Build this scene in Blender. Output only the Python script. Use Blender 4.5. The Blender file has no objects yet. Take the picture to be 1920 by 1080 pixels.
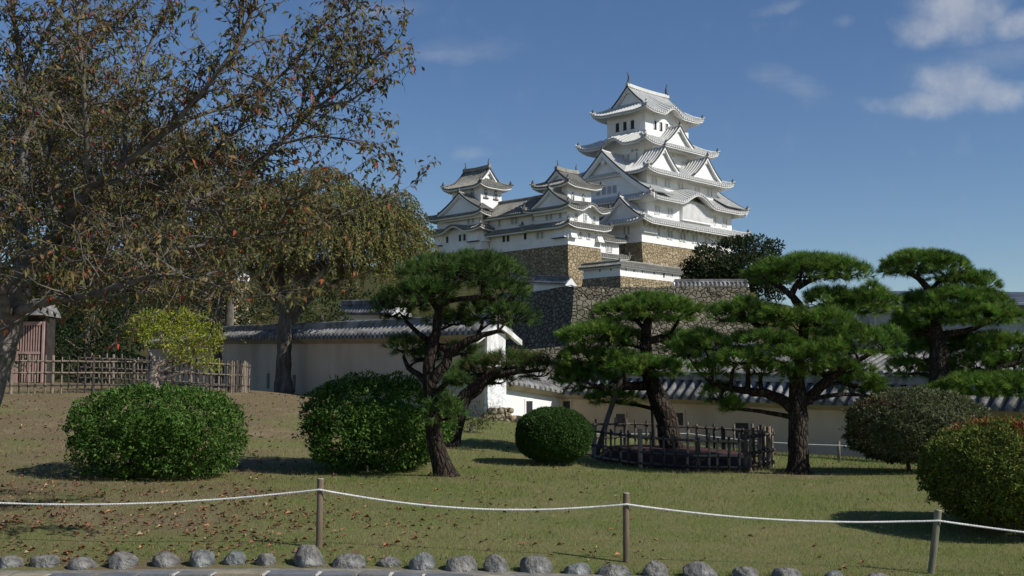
import bpy, math, random
import numpy as np
from mathutils import Vector

R = math.radians
random.seed(7)
C = bpy.context.scene.collection
SC = bpy.context.scene

# ------------------------------------------------------------------ camera, sky, sun, exposure
F = 2200.0                                   # focal length in pixels of a 1920 wide frame
PITCH = math.atan(200.0 / F)
EYE = 1.6
cam_d = bpy.data.cameras.new("camera")
cam_d.sensor_width = 36.0
cam_d.lens = 36.0 * F / 1920.0
cam_d.clip_start = 0.1
cam_d.clip_end = 6000.0
cam = bpy.data.objects.new("camera", cam_d)
cam.location = (0, 0, EYE)
cam.rotation_euler = (math.pi / 2 + PITCH, 0, 0)
C.objects.link(cam)
SC.camera = cam

SUN_DIR = Vector((0.70, -0.32, 0.62)).normalized()     # towards the sun
SUN_EL = math.asin(SUN_DIR.z)
SUN_AZ = math.atan2(SUN_DIR.x, SUN_DIR.y)
SUN_POWER = 3.6
SKY_STRENGTH = 0.068
SC.view_settings.view_transform = 'Standard'
SC.view_settings.look = 'None'
SC.view_settings.exposure = 0.38
SC.view_settings.gamma = 1.0

sun_d = bpy.data.lights.new("sun", 'SUN')
sun_d.energy = SUN_POWER
sun_d.angle = R(0.5)
sun_d.color = (1.0, 0.955, 0.88)
sun = bpy.data.objects.new("sun", sun_d)
sun.rotation_euler = SUN_DIR.to_track_quat('Z', 'Y').to_euler()
sun.location = (30, -20, 40)
C.objects.link(sun)


def ray(px, py):
    u = (540.0 - py) / F
    cp, sp = math.cos(PITCH), math.sin(PITCH)
    d = Vector(((px - 960.0) / F, cp - sp * u, sp + cp * u))
    return d / d.y


def at(px, py, Y):
    return Vector((0, 0, EYE)) + ray(px, py) * Y


# ------------------------------------------------------------------ node helpers
class NT:
    def __init__(s, tree):
        s.t = tree

    def n(s, typ, **kw):
        nd = s.t.nodes.new(typ)
        for k, v in kw.items():
            if hasattr(nd, k):
                setattr(nd, k, v)
        return nd

    def set(s, sock, v):
        if hasattr(v, 'is_output') or isinstance(v, bpy.types.NodeSocket):
            s.t.links.new(v, sock)
        else:
            sock.default_value = v

    def math(s, op, a, b=0.0, clamp=False):
        nd = s.n('ShaderNodeMath', operation=op)
        nd.use_clamp = clamp
        s.set(nd.inputs[0], a)
        s.set(nd.inputs[1], b)
        return nd.outputs[0]

    def ramp(s, v, lo, hi, a=0.0, b=1.0):
        nd = s.n('ShaderNodeMapRange')
        nd.interpolation_type = 'SMOOTHSTEP'
        s.set(nd.inputs['Value'], v)
        nd.inputs['From Min'].default_value = lo
        nd.inputs['From Max'].default_value = hi
        nd.inputs['To Min'].default_value = a
        nd.inputs['To Max'].default_value = b
        return nd.outputs['Result']

    def mix(s, f, a, b, blend='MIX'):
        nd = s.n('ShaderNodeMix', data_type='RGBA', blend_type=blend)
        s.set(nd.inputs[0], f)
        s.set(nd.inputs[6], a if not isinstance(a, tuple) else (*a[:3], 1))
        s.set(nd.inputs[7], b if not isinstance(b, tuple) else (*b[:3], 1))
        return nd.outputs[2]

    def noise(s, vec, scale, detail=4, rough=0.55, dist=0.0):
        nd = s.n('ShaderNodeTexNoise')
        if vec is not None:
            s.set(nd.inputs['Vector'], vec)
        nd.inputs['Scale'].default_value = scale
        nd.inputs['Detail'].default_value = detail
        nd.inputs['Roughness'].default_value = rough
        nd.inputs['Distortion'].default_value = dist
        return nd.outputs['Fac']

    def coord(s, which='Object'):
        return s.n('ShaderNodeTexCoord').outputs[which]

    def scale(s, vec, sc):
        nd = s.n('ShaderNodeMapping')
        s.set(nd.inputs['Vector'], vec)
        nd.inputs['Scale'].default_value = sc
        return nd.outputs['Vector']

    def bump(s, h, strength, dist):
        nd = s.n('ShaderNodeBump')
        nd.inputs['Strength'].default_value = strength
        nd.inputs['Distance'].default_value = dist
        s.set(nd.inputs['Height'], h)
        return nd.outputs['Normal']


# ------------------------------------------------------------------ world: clear sky with a few soft clouds
world = bpy.data.worlds.new("World")
SC.world = world
world.use_nodes = True
wt = world.node_tree
wt.nodes.clear()
w = NT(wt)
sky = w.n('ShaderNodeTexSky')
sky.sky_type = 'NISHITA'
sky.sun_disc = False
sky.sun_elevation = SUN_EL
sky.sun_rotation = SUN_AZ
sky.altitude = 600.0
sky.air_density = 1.0
sky.dust_density = 0.08
sky.ozone_density = 2.2
geo = w.coord('Generated')
sep = w.n('ShaderNodeSeparateXYZ')
wt.links.new(geo, sep.inputs[0])
yy = w.math('MAXIMUM', sep.outputs[1], 0.05)
cu = w.math('DIVIDE', sep.outputs[0], yy)
cv = w.math('DIVIDE', sep.outputs[2], yy)
comb = w.n('ShaderNodeCombineXYZ')
wt.links.new(cu, comb.inputs[0])
wt.links.new(cv, comb.inputs[1])
uvw = comb.outputs[0]
warp = w.n('ShaderNodeTexNoise')
wt.links.new(uvw, warp.inputs['Vector'])
warp.inputs['Scale'].default_value = 26.0
warp.inputs['Detail'].default_value = 5.0
wsep = w.n('ShaderNodeSeparateXYZ')
wt.links.new(warp.outputs['Color'], wsep.inputs[0])
wu = w.math('ADD', cu, w.math('MULTIPLY', w.math('SUBTRACT', wsep.outputs[0], 0.5), 0.035))
wv = w.math('ADD', cv, w.math('MULTIPLY', w.math('SUBTRACT', wsep.outputs[1], 0.5), 0.022))


def cloud_blob(px, py, a, b, tilt=0.0):
    d = ray(px, py)
    du = w.math('SUBTRACT', wu, d.x)
    dv = w.math('SUBTRACT', wv, d.z)
    dv = w.math('SUBTRACT', dv, w.math('MULTIPLY', du, tilt))
    q = w.math('ADD', w.math('POWER', w.math('ABSOLUTE', w.math('DIVIDE', du, a / F)), 2.0),
               w.math('POWER', w.math('ABSOLUTE', w.math('DIVIDE', dv, b / F)), 2.0))
    return w.math('SUBTRACT', 1.0, w.math('SQRT', q), True)


def smax(lst):
    o = lst[0]
    for x in lst[1:]:
        o = w.math('SMOOTH_MAX' if False else 'MAXIMUM', o, x)
    return o


puffs = smax([cloud_blob(1800, 165, 120, 66), cloud_blob(1750, 192, 150, 38), cloud_blob(1865, 178, 110, 44),
              cloud_blob(1800, 20, 130, 84), cloud_blob(1740, 50, 90, 48), cloud_blob(1925, 45, 110, 48),
              cloud_blob(2150, 60, 160, 80)])
cn = w.noise(uvw, 30.0, 6, 0.6)
puff_m = w.ramp(w.math('ADD', puffs, w.math('MULTIPLY', w.math('SUBTRACT', cn, 0.5), 0.6)), 0.0, 0.85)
wisps = smax([cloud_blob(870, 95, 190, 36, 0.08), cloud_blob(1490, 160, 130, 46, -0.35), cloud_blob(700, 20, 170, 30),
              cloud_blob(885, 288, 60, 20), cloud_blob(1850, 110, 260, 60, 0.25),
              cloud_blob(1470, 10, 90, 26, 0.5), cloud_blob(1580, 38, 34, 22)])
sn = w.noise(w.scale(uvw, (1.0, 3.2, 1.0)), 20.0, 6, 0.65)
wisp_m = w.math('MULTIPLY', w.ramp(w.math('MULTIPLY', wisps, sn), 0.05, 0.6), 0.19)
mask = w.math('MAXIMUM', w.math('MULTIPLY', puff_m, 0.48), wisp_m)
fwd = w.ramp(sep.outputs[1], 0.1, 0.25)
mask = w.math('MULTIPLY', mask, fwd)
skyc = w.n('ShaderNodeHueSaturation')
skyc.inputs['Saturation'].default_value = 1.16
skyc.inputs['Value'].default_value = 1.0
skyc.inputs['Hue'].default_value = 0.507
wt.links.new(sky.outputs[0], skyc.inputs['Color'])
ccol = w.mix(w.ramp(cn, 0.35, 0.75), (5.2, 5.5, 6.2), (7.6, 7.7, 7.8))
bg_col = w.mix(mask, skyc.outputs[0], ccol)
bgn = w.n('ShaderNodeBackground')
wt.links.new(bg_col, bgn.inputs['Color'])
bgn.inputs['Strength'].default_value = SKY_STRENGTH
wo = w.n('ShaderNodeOutputWorld')
wt.links.new(bgn.outputs[0], wo.inputs['Surface'])


# ------------------------------------------------------------------ materials
def new_mat(name):
    m = bpy.data.materials.new(name)
    m.use_nodes = True
    m.node_tree.nodes.clear()
    t = NT(m.node_tree)
    p = t.n('ShaderNodeBsdfPrincipled')
    o = t.n('ShaderNodeOutputMaterial')
    m.node_tree.links.new(p.outputs[0], o.inputs[0])
    p.inputs['Specular IOR Level'].default_value = 0.3
    return m, t, p, o


def mat_noise(name, c1, c2, scale=3.0, rough=0.85, bump=0.0, bscale=None, bdist=0.02, stretch=(1, 1, 1), lo=0.35, hi=0.65, c3=None, spec=0.25):
    m, t, p, o = new_mat(name)
    co = t.scale(t.coord('Object'), stretch)
    f = t.ramp(t.noise(co, scale, 6, 0.62), lo, hi)
    col = t.mix(f, c1, c2)
    if c3:
        f3 = t.ramp(t.noise(co, scale * 0.23, 4, 0.6), 0.5, 0.68)
        col = t.mix(f3, col, c3)
    t.set(p.inputs['Base Color'], col)
    p.inputs['Roughness'].default_value = rough
    p.inputs['Specular IOR Level'].default_value = spec
    if bump:
        t.set(p.inputs['Normal'], t.bump(t.noise(co, bscale or scale * 4, 5, 0.6), bump, bdist))
    return m


def mat_stone(name, cell, c_a, c_b, c_c, joint, jw=0.05, stretch=(1, 1, 1), bump=0.9, dist=0.15, moss=None):
    m, t, p, o = new_mat(name)
    base = t.coord('Object')
    wn = t.n('ShaderNodeTexNoise')
    t.set(wn.inputs['Vector'], base)
    wn.inputs['Scale'].default_value = 0.9 / cell
    vm = t.n('ShaderNodeVectorMath', operation='MULTIPLY_ADD')
    t.set(vm.inputs[0], wn.outputs['Color'])
    vm.inputs[1].default_value = (cell * .55,) * 3
    t.set(vm.inputs[2], base)
    co = t.scale(vm.outputs[0], stretch)
    v1 = t.n('ShaderNodeTexVoronoi', feature='F1')
    v2 = t.n('ShaderNodeTexVoronoi', feature='DISTANCE_TO_EDGE')
    for v in (v1, v2):
        t.set(v.inputs['Vector'], co)
        v.inputs['Scale'].default_value = 1.0 / cell
        v.inputs['Randomness'].default_value = 0.9
    sp = t.n('ShaderNodeSeparateXYZ')
    t.set(sp.inputs[0], v1.outputs['Color'])
    col = t.mix(sp.outputs[0], c_a, c_b)
    col = t.mix(t.ramp(sp.outputs[1], 0.55, 0.9), col, c_c)
    fine = t.noise(base, 5.0 / cell, 6, 0.7)
    col = t.mix(t.ramp(fine, 0.3, 0.75, 0.0, 0.55), col, (c_a[0] * .45, c_a[1] * .45, c_a[2] * .45))
    if moss:
        col = t.mix(t.ramp(t.noise(base, 0.5 / cell, 5, 0.65), 0.52, 0.7, 0, 0.6), col, moss)
    e = t.ramp(v2.outputs['Distance'], 0.0, jw)
    col = t.mix(e, joint, col)
    t.set(p.inputs['Base Color'], col)
    p.inputs['Roughness'].default_value = 0.95
    p.inputs['Specular IOR Level'].default_value = 0.12
    h = t.math('ADD', t.ramp(v2.outputs['Distance'], 0.0, jw * 3), t.math('MULTIPLY', fine, 0.5))
    t.set(p.inputs['Normal'], t.bump(h, bump, dist))
    return m


def mat_leaf(name, rough=0.5, trans=0.25, spec=0.3):
    m, t, p, o = new_mat(name)
    a = t.n('ShaderNodeAttribute')
    a.attribute_name = 'tint'
    t.set(p.inputs['Base Color'], a.outputs['Color'])
    p.inputs['Roughness'].default_value = rough
    p.inputs['Specular IOR Level'].default_value = spec
    if trans > 0:
        tr = t.n('ShaderNodeBsdfTranslucent')
        hs = t.n('ShaderNodeHueSaturation')
        t.set(hs.inputs['Color'], a.outputs['Color'])
        hs.inputs['Value'].default_value = 1.3
        t.set(tr.inputs['Color'], hs.outputs[0])
        mx = t.n('ShaderNodeMixShader')
        mx.inputs[0].default_value = trans
        m.node_tree.links.new(p.outputs[0], mx.inputs[1])
        m.node_tree.links.new(tr.outputs[0], mx.inputs[2])
        m.node_tree.links.new(mx.outputs[0], o.inputs[0])
    return m


M = {}
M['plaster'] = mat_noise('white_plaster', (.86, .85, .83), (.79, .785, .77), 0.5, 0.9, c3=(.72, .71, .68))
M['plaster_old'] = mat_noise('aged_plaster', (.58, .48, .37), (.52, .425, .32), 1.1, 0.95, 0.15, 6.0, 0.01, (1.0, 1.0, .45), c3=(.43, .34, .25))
M['plaster_end'] = mat_noise('flaking_plaster', (.86, .86, .85), (.62, .61, .58), 2.2, 0.95, 0.5, 7.0, 0.03, (2.5, 2.5, .7), 0.42, 0.6)
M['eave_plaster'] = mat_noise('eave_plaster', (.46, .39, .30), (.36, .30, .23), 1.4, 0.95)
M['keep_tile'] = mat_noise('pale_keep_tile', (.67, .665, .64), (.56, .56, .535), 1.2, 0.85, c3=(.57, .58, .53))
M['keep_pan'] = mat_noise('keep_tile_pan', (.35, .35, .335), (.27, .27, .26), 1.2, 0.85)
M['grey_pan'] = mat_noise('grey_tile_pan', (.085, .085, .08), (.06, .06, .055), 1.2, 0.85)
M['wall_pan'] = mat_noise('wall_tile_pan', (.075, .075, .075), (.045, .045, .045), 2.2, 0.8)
M['grey_tile'] = mat_noise('grey_castle_tile', (.33, .32, .285), (.22, .215, .19), 0.9, 0.85, c3=(.22, .21, .165))
M['dark_tile'] = mat_noise('dark_tile_trim', (.11, .11, .115), (.055, .055, .06), 2.0, 0.7)
M['wall_tile'] = mat_noise('weathered_wall_tile', (.26, .255, .245), (.11, .108, .10), 3.0, 0.8, 0.3, 9.0, 0.02, c3=(.36, .355, .34), spec=0.2)
M['window_dark'] = mat_noise('window_dark', (.035, .035, .04), (.02, .02, .024), 1.0, 0.5)
M['window_grey'] = mat_noise('window_grey', (.075, .078, .082), (.05, .052, .058), 1.0, 0.7)
M['stone_castle'] = mat_stone('castle_stone', .72, (.42, .33, .20), (.30, .24, .155), (.50, .41, .27), (.11, .09, .06), 0.035, (1, 1, 1.15), 0.9, 0.3, (.20, .17, .10))
M['stone_wall'] = mat_stone('retaining_stone', 0.46, (.30, .265, .195), (.20, .18, .132), (.37, .33, .245), (.075, .066, .048), 0.05, (1, 1, 1.1), 1.0, 0.3, (.10, .105, .07))
M['stone_foot'] = mat_stone('footing_stone', 0.38, (.36, .29, .19), (.25, .20, .14), (.42, .36, .26), (.03, .026, .02), 0.07, (1, 1, 1), 1.0, 0.1)
M['post_wood'] = mat_noise('weathered_post', (.21, .155, .105), (.12, .09, .065), 6.0, 0.85, 0.5, 30.0, 0.004, (4, 4, .5))
M['post_grey'] = mat_noise('greyed_post', (.23, .22, .15), (.13, .125, .09), 6.0, 0.85, 0.5, 30.0, 0.004, (4, 4, .5))
M['post_top'] = mat_noise('cut_end_grain', (.42, .38, .31), (.30, .27, .22), 20.0, 0.9)
M['rope'] = mat_noise('white_rope', (.80, .79, .76), (.62, .61, .58), 40.0, 0.8, 0.7, 70.0, 0.006)
M['bamboo'] = mat_noise('dry_bamboo', (.27, .22, .165), (.15, .12, .09), 5.0, 0.65, c3=(.22, .19, .16))
M['bamboo_dark'] = mat_noise('old_bamboo_shade_tone', (.085, .072, .06), (.038, .032, .027), 5.0, 0.75, c3=(.14, .125, .10))  # old bamboo; the pine shade over the ring is mixed into this dark tone
M['cord'] = mat_noise('black_cord', (.02, .018, .016), (.035, .03, .026), 9.0, 0.9)
M['bark_pine'] = mat_stone('pine_bark', 0.07, (.062, .046, .036), (.04, .031, .025), (.09, .072, .058), (.012, .009, .007), 0.10, (1, 1, .38), 1.0, 0.03)
M['bark_cherry'] = mat_noise('cherry_bark', (.09, .078, .066), (.19, .168, .145), 7.0, 0.85, 0.8, 22.0, 0.012, (1, 1, 2.0), c3=(.085, .09, .06))
M['bark_old'] = mat_noise('old_bark', (.07, .06, .05), (.14, .125, .10), 5.0, 0.9, 0.9, 14.0, 0.04, (2, 2, .5), c3=(.20, .19, .155))
M['bark_pale'] = mat_noise('pale_bark', (.36, .30, .25), (.22, .18, .14), 8.0, 0.9, 0.8, 20.0, 0.02)
M['leaf'] = mat_leaf('leaf', 0.55, 0.32, 0.15)
M['leaf_gloss'] = mat_leaf('glossy_leaf', 0.55, 0.2, 0.1)
M['needle'] = mat_leaf('pine_needle', 0.55, 0.2, 0.15)
M['fallen'] = mat_leaf('fallen_leaf', 0.8, 0.0)
M['grass'] = mat_leaf('grass_blade', 0.75, 0.4, 0.1)
M['boulder'] = mat_noise('boulder_stone', (.24, .23, .20), (.105, .105, .10), 9.0, 0.9, 1.0, 22.0, 0.05, c3=(.34, .335, .31), lo=.38, hi=.62, spec=.1)
M['boulder_green'] = mat_noise('boulder_green_stone', (.21, .22, .205), (.095, .105, .105), 9.0, 0.9, 1.0, 20.0, 0.05, c3=(.42, .43, .41), lo=.38, hi=.62, spec=.1)
M['kerb_blue'] = mat_noise('blue_kerb_stone', (.17, .18, .19), (.11, .118, .128), 5.0, 0.8, 0.5, 20.0, 0.01, c3=(.19, .17, .125))
M['kerb_tan'] = mat_noise('tan_kerb_stone', (.32, .28, .19), (.20, .175, .125), 5.0, 0.85, 0.5, 20.0, 0.01)
M['mortar'] = mat_noise('mortar', (.25, .235, .20), (.16, .15, .13), 9.0, 0.95, 0.4, 30.0, 0.01)
M['mortar_white'] = mat_noise('white_mortar', (.62, .60, .55), (.45, .43, .39), 9.0, 0.95)
M['path'] = mat_noise('pale_path', (.23, .20, .16), (.17, .15, .125), 25.0, 0.95, 0.3, 90.0, 0.006)
M['soil_red'] = mat_noise('red_bark_mulch', (.085, .036, .030), (.04, .022, .019), 30.0, 0.95, 1.0, 40.0, 0.03)
M['slat_pink'] = mat_noise('pinkish_timber', (.44, .29, .25), (.35, .23, .20), 4.0, 0.7)
M['shed_dark'] = mat_noise('dark_timber', (.05, .042, .036), (.03, .026, .024), 4.0, 0.8)
M['roof_blue'] = mat_noise('blue_grey_sheet', (.155, .19, .245), (.12, .15, .20), 0.5, 0.5, spec=.4)
M['roof_seam'] = mat_noise('dark_roof_seam', (.06, .075, .10), (.05, .06, .08), 0.5, 0.6)
M['sheet_wall'] = mat_noise('scaffold_sheet', (.40, .40, .375), (.31, .31, .29), 0.6, 0.8)
M['scaffold'] = mat_noise('scaffold_pipe', (.55, .56, .56), (.45, .46, .46), 1.0, 0.5)


# ------------------------------------------------------------------ object helpers
def tag(o, label=None, cat=None, group=None, kind=None):
    if label:
        o['label'] = label
    if cat:
        o['category'] = cat
    if group:
        o['group'] = group
    if kind:
        o['kind'] = kind
    return o


def empty(name, loc, label, cat, group=None, rz=0.0):
    o = bpy.data.objects.new(name, None)
    o.location = loc
    o.rotation_euler = (0, 0, rz)
    o.empty_display_size = 0.2
    C.objects.link(o)
    return tag(o, label, cat, group)


class MB:
    """collects vertices and faces for one mesh object"""

    def __init__(s):
        s.v, s.f, s.m, s.mats = [], [], [], []
        s.sm = []

    def mi(s, mat):
        if mat not in s.mats:
            s.mats.append(mat)
        return s.mats.index(mat)

    def add(s, verts, faces, mat, smooth=False):
        b = len(s.v)
        k = s.mi(mat)
        s.v.extend([tuple(q) for q in verts])
        for fc in faces:
            s.f.append(tuple(i + b for i in fc))
            s.m.append(k)
            s.sm.append(smooth)

    def box(s, x0, y0, z0, x1, y1, z1, mat):
        v = [(x0, y0, z0), (x1, y0, z0), (x1, y1, z0), (x0, y1, z0), (x0, y0, z1), (x1, y0, z1), (x1, y1, z1), (x0, y1, z1)]
        s.add(v, [(0, 3, 2, 1), (4, 5, 6, 7), (0, 1, 5, 4), (1, 2, 6, 5), (2, 3, 7, 6), (3, 0, 4, 7)], mat)

    def hexa(s, lo, hi, mat):
        """prism between two polygons of the same length"""
        n = len(lo)
        f = [tuple(range(n))[::-1], tuple(range(n, 2 * n))]
        f += [(i, (i + 1) % n, n + (i + 1) % n, n + i) for i in range(n)]
        s.add(list(lo) + list(hi), f, mat)

    def tube(s, pts, radii, mat, sides=8, jitter=0.0, cap=True, smooth=True):
        pts = [Vector(p) for p in pts]
        n = len(pts)
        up = Vector((0.13, 0.31, 0.94))
        rings = []
        nrm = None
        for i in range(n):
            t = (pts[min(i + 1, n - 1)] - pts[max(i - 1, 0)])
            if t.length < 1e-9:
                t = Vector((0, 0, 1))
            t.normalize()
            if nrm is None:
                a = up if abs(t.dot(up)) < .95 else Vector((1, 0, 0))
                nrm = (a - t * a.dot(t)).normalized()
            else:
                nrm = nrm - t * nrm.dot(t)
                nrm.normalize()
            bi = t.cross(nrm)
            r = radii[i] if not isinstance(radii, (int, float)) else radii
            ring = []
            for k in range(sides):
                a = 2 * math.pi * k / sides
                rr = r * (1 + (random.uniform(-jitter, jitter) if jitter else 0))
                ring.append(pts[i] + (nrm * math.cos(a) + bi * math.sin(a)) * rr)
            rings.append(ring)
        v = [q for ring in rings for q in ring]
        f = []
        for i in range(n - 1):
            for k in range(sides):
                a, b = i * sides + k, i * sides + (k + 1) % sides
                f.append((a, b, b + sides, a + sides))
        s.add(v, f, mat, smooth)
        if cap:
            s.add(rings[0], [tuple(range(sides))[::-1]], mat)
            s.add(rings[-1], [tuple(range(sides))], mat)

    def build(s, name, parent=None, offset=None):
        me = bpy.data.meshes.new(name)
        v = s.v
        if offset is not None:
            v = [(a[0] - offset[0], a[1] - offset[1], a[2] - offset[2]) for a in v]
        me.from_pydata(v, [], s.f)
        for mt in s.mats:
            me.materials.append(mt)
        me.polygons.foreach_set('material_index', s.m)
        me.polygons.foreach_set('use_smooth', s.sm)
        me.update()
        o = bpy.data.objects.new(name, me)
        C.objects.link(o)
        if parent is not None:
            o.parent = parent
        return o


def np_mesh(name, V, FI, mat, tint=None, parent=None, offset=None, smooth=False):
    V = np.asarray(V, dtype=np.float32)
    if offset is not None:
        V = V - np.array(offset, dtype=np.float32)
    FI = np.asarray(FI, dtype=np.int32)
    k = FI.shape[1]
    me = bpy.data.meshes.new(name)
    me.vertices.add(len(V))
    me.vertices.foreach_set('co', V.ravel())
    me.loops.add(FI.size)
    me.loops.foreach_set('vertex_index', FI.ravel())
    me.polygons.add(len(FI))
    me.polygons.foreach_set('loop_start', np.arange(0, FI.size, k, dtype=np.int32))
    me.polygons.foreach_set('loop_total', np.full(len(FI), k, dtype=np.int32))
    if smooth:
        me.polygons.foreach_set('use_smooth', np.ones(len(FI), dtype=bool))
    if tint is not None:
        a = me.color_attributes.new('tint', 'FLOAT_COLOR', 'POINT')
        t = np.ones((len(V), 4), dtype=np.float32)
        t[:, :3] = tint
        a.data.foreach_set('color', t.ravel())
    me.materials.append(mat)
    me.update(calc_edges=True)
    me.validate()
    o = bpy.data.objects.new(name, me)
    C.objects.link(o)
    if parent is not None:
        o.parent = parent
    return o


def unit(a):
    return a / (np.linalg.norm(a, axis=1, keepdims=True) + 1e-9)


def leaf_geo(P, D, N, L, Wd, fold=0.12):
    """folded lance-shaped leaves: 4 vertices and 2 triangles each"""
    n = len(P)
    S = unit(np.cross(D, N))
    N2 = np.cross(S, D)
    L = L[:, None]
    Wd = Wd[:, None]
    mid = P + D * L * 0.42
    V = np.stack([P, mid + S * Wd * .5 + N2 * Wd * fold * 2, P + D * L - N2 * L * .1, mid - S * Wd * .5 + N2 * Wd * fold * 2], 1).reshape(-1, 3)
    b = np.arange(n)[:, None] * 4
    FI = np.concatenate([b + np.array([[0, 1, 2]]), b + np.array([[0, 2, 3]])], 0)
    return V, FI


def pick(rng, n, cols, wts, var=0.18):
    cols = np.array(cols)
    w_ = np.array(wts, float)
    idx = rng.choice(len(cols), n, p=w_ / w_.sum())
    return np.clip(cols[idx] * (1 + rng.normal(0, var, (n, 1))) * (1 + rng.normal(0, .06, (n, 3))), 0.004, 1)


# ------------------------------------------------------------------ terrain
CTRL = [(-4.6, 10.65, .05), (-1.85, 10.65, .065), (.2, 10.65, .01), (2.1, 10.65, -.045), (3.6, 10.65, -.09), (6.5, 10.65, -.17), (-8, 10.65, .06),
        (-1.88, 11.4, .149), (1.1, 11.4, .004), (4.1, 11.4, -.11), (-5.5, 11.5, .2)]


def gp(px, py, d):
    p = at(px, py, d)
    CTRL.append((p.x, p.y, p.z))


for q in [(290, 898, 18), (705, 886, 19.5), (835, 893, 18.5), (1038, 873, 21), (1280, 883, 21.3), (1497, 889, 20.5), (1573, 866, 26),
          (1720, 888, 20), (1880, 1004, 14), (0, 738, 30), (230, 736, 31), (430, 737, 32), (466, 737, 36), (590, 742, 46), (430, 738, 53),
          (700, 760, 40), (915, 786, 34.5), (960, 800, 42), (1300, 853, 25), (1550, 857, 36), (1900, 872, 33), (1110, 864, 22.5), (0, 900, 17), (250, 740, 58)]:
    gp(*q)
CT = np.array(CTRL)


def tps_fit(P, z, lam=0.02):
    n = len(P)
    d = np.linalg.norm(P[:, None] - P[None], axis=2)
    K = np.where(d > 0, d * d * np.log(d + 1e-12), 0) + lam * np.eye(n) * 10
    A = np.zeros((n + 3, n + 3))
    A[:n, :n] = K
    A[:n, n] = 1
    A[:n, n + 1:] = P
    A[n, :n] = 1
    A[n + 1:, :n] = P.T
    return np.linalg.solve(A, np.concatenate([z, np.zeros(3)]))


CW = tps_fit(CT[:, :2], CT[:, 2])


def sstep(a, b, x):
    t = np.clip((x - a) / (b - a), 0, 1)
    return t * t * (3 - 2 * t)


HY = np.array([0, 50, 62, 90, 105, 110.5, 118, 190, 200, 214, 230, 260, 420, 600, 900, 4000.])
HZ = np.array([.3, .5, 1.2, 2.8, 3.4, 4.0, 10.9, 14., 19.3, 21.0, 25., 30., 30., 14., 0., -5.])


def ground_z(X, Y):
    X = np.atleast_1d(np.asarray(X, float))
    Y = np.atleast_1d(np.asarray(Y, float))
    xc = np.clip(X, -17, 16)
    yc = np.clip(Y, 10.3, 58)
    out = np.zeros_like(X)
    for i in range(0, len(X), 20000):
        P = np.stack([xc[i:i + 20000], yc[i:i + 20000]], 1)
        d = np.linalg.norm(P[:, None] - CT[None, :, :2], axis=2)
        K = d * d * np.log(d + 1e-12)
        out[i:i + 20000] = K @ CW[:len(CT)] + CW[len(CT)] + P @ CW[len(CT) + 1:]
    near = np.clip(out, -.6, 2.4)
    hill = np.interp(Y, HY, HZ)
    edge = 7 + .165 * Y
    fall = 1 - sstep(edge, edge + 14, X)
    hill = .3 + (hill - .3) * np.where(hill > .3, fall, 1)
    wgt = sstep(46, 60, Y + np.clip(X, 0, 12) * 1.0)
    return near * (1 - wgt) + hill * wgt


def gz(x, y):
    return float(ground_z([x], [y])[0])


def onground(px, py, d):
    p = at(px, py, d)
    return Vector((p.x, p.y, gz(p.x, p.y)))


def axis(parts):
    out = []
    for a, b, st in parts:
        out += list(np.arange(a, b, st))
    return np.array(out + [parts[-1][1]])


gx = axis([(-2500, -400, 300), (-400, -60, 20), (-60, -18, 2), (-18, 18, .3), (18, 70, 2), (70, 400, 15), (400, 2500, 300)])
gy = axis([(-120, 0, 20), (0, 9, 3), (9, 60, .3), (60, 130, 2), (130, 300, 5), (300, 1000, 50), (1000, 4500, 500)])
GX, GY = np.meshgrid(gx, gy)
GZ = ground_z(GX.ravel(), GY.ravel())


def vnoise(x, y, s, seed=0):
    x = x * s + seed * 17.3
    y = y * s - seed * 9.1
    xi, yi = np.floor(x), np.floor(y)
    fx, fy = x - xi, y - yi
    fx, fy = fx * fx * (3 - 2 * fx), fy * fy * (3 - 2 * fy)

    def h(a, b):
        v = np.sin(a * 127.1 + b * 311.7 + seed * 74.7) * 43758.5453
        return v - np.floor(v)
    return (h(xi, yi) * (1 - fx) + h(xi + 1, yi) * fx) * (1 - fy) + (h(xi, yi + 1) * (1 - fx) + h(xi + 1, yi + 1) * fx) * fy


def soil_weight(X, Y):
    """bare, leaf-strewn earth: left side by the cherry, along the tile wall and round the tree feet"""
    s = sstep(.2, -4.5, X + (Y - 11) * .10) * .72
    s = np.maximum(s, sstep(21, 29, Y) * sstep(-2.5, -6.5, X))
    s = np.maximum(s, .7 * sstep(1.2, .3, np.hypot(X - 5.0, Y - 20.3)))
    s = np.maximum(s, .6 * sstep(1.0, .2, np.hypot(X + 1.05, Y - 18.4)))
    n = vnoise(X, Y, .7, 1) * .6 + vnoise(X, Y, 2.3, 2) * .4
    return np.clip(s + (n - .52) * 1.15 * (s > .02), 0, 1)


gm, t, p, o = new_mat('lawn_ground')
a = t.n('ShaderNodeAttribute')
a.attribute_name = 'soil'
co = t.coord('Object')
n1 = t.noise(co, 0.9, 5, 0.65)
n2 = t.noise(co, 14.0, 6, 0.7)
n3 = t.noise(co, 60.0, 4, 0.7)
g = t.mix(t.ramp(n1, .35, .65), (.15, .195, .052), (.215, .21, .085))
g = t.mix(t.ramp(n2, .4, .7, 0, .7), g, (.24, .205, .11))
s_ = t.mix(t.ramp(n2, .35, .7), (.235, .18, .105), (.18, .135, .08))
s_ = t.mix(t.ramp(n1, .5, .7), s_, (.30, .24, .15))
col = t.mix(t.ramp(a.outputs['Fac'], .15, .8), g, s_)
col = t.mix(t.ramp(n3, .35, .7, 0, .45), col, (.08, .068, .036))
h_ = t.n('ShaderNodeAttribute')
h_.attribute_name = 'hill'
col = t.mix(h_.outputs['Fac'], col, t.mix(t.ramp(n1, .4, .6), (.045, .055, .02), (.075, .065, .03)))
t.set(p.inputs['Base Color'], col)
p.inputs['Roughness'].default_value = 1.0
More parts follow.
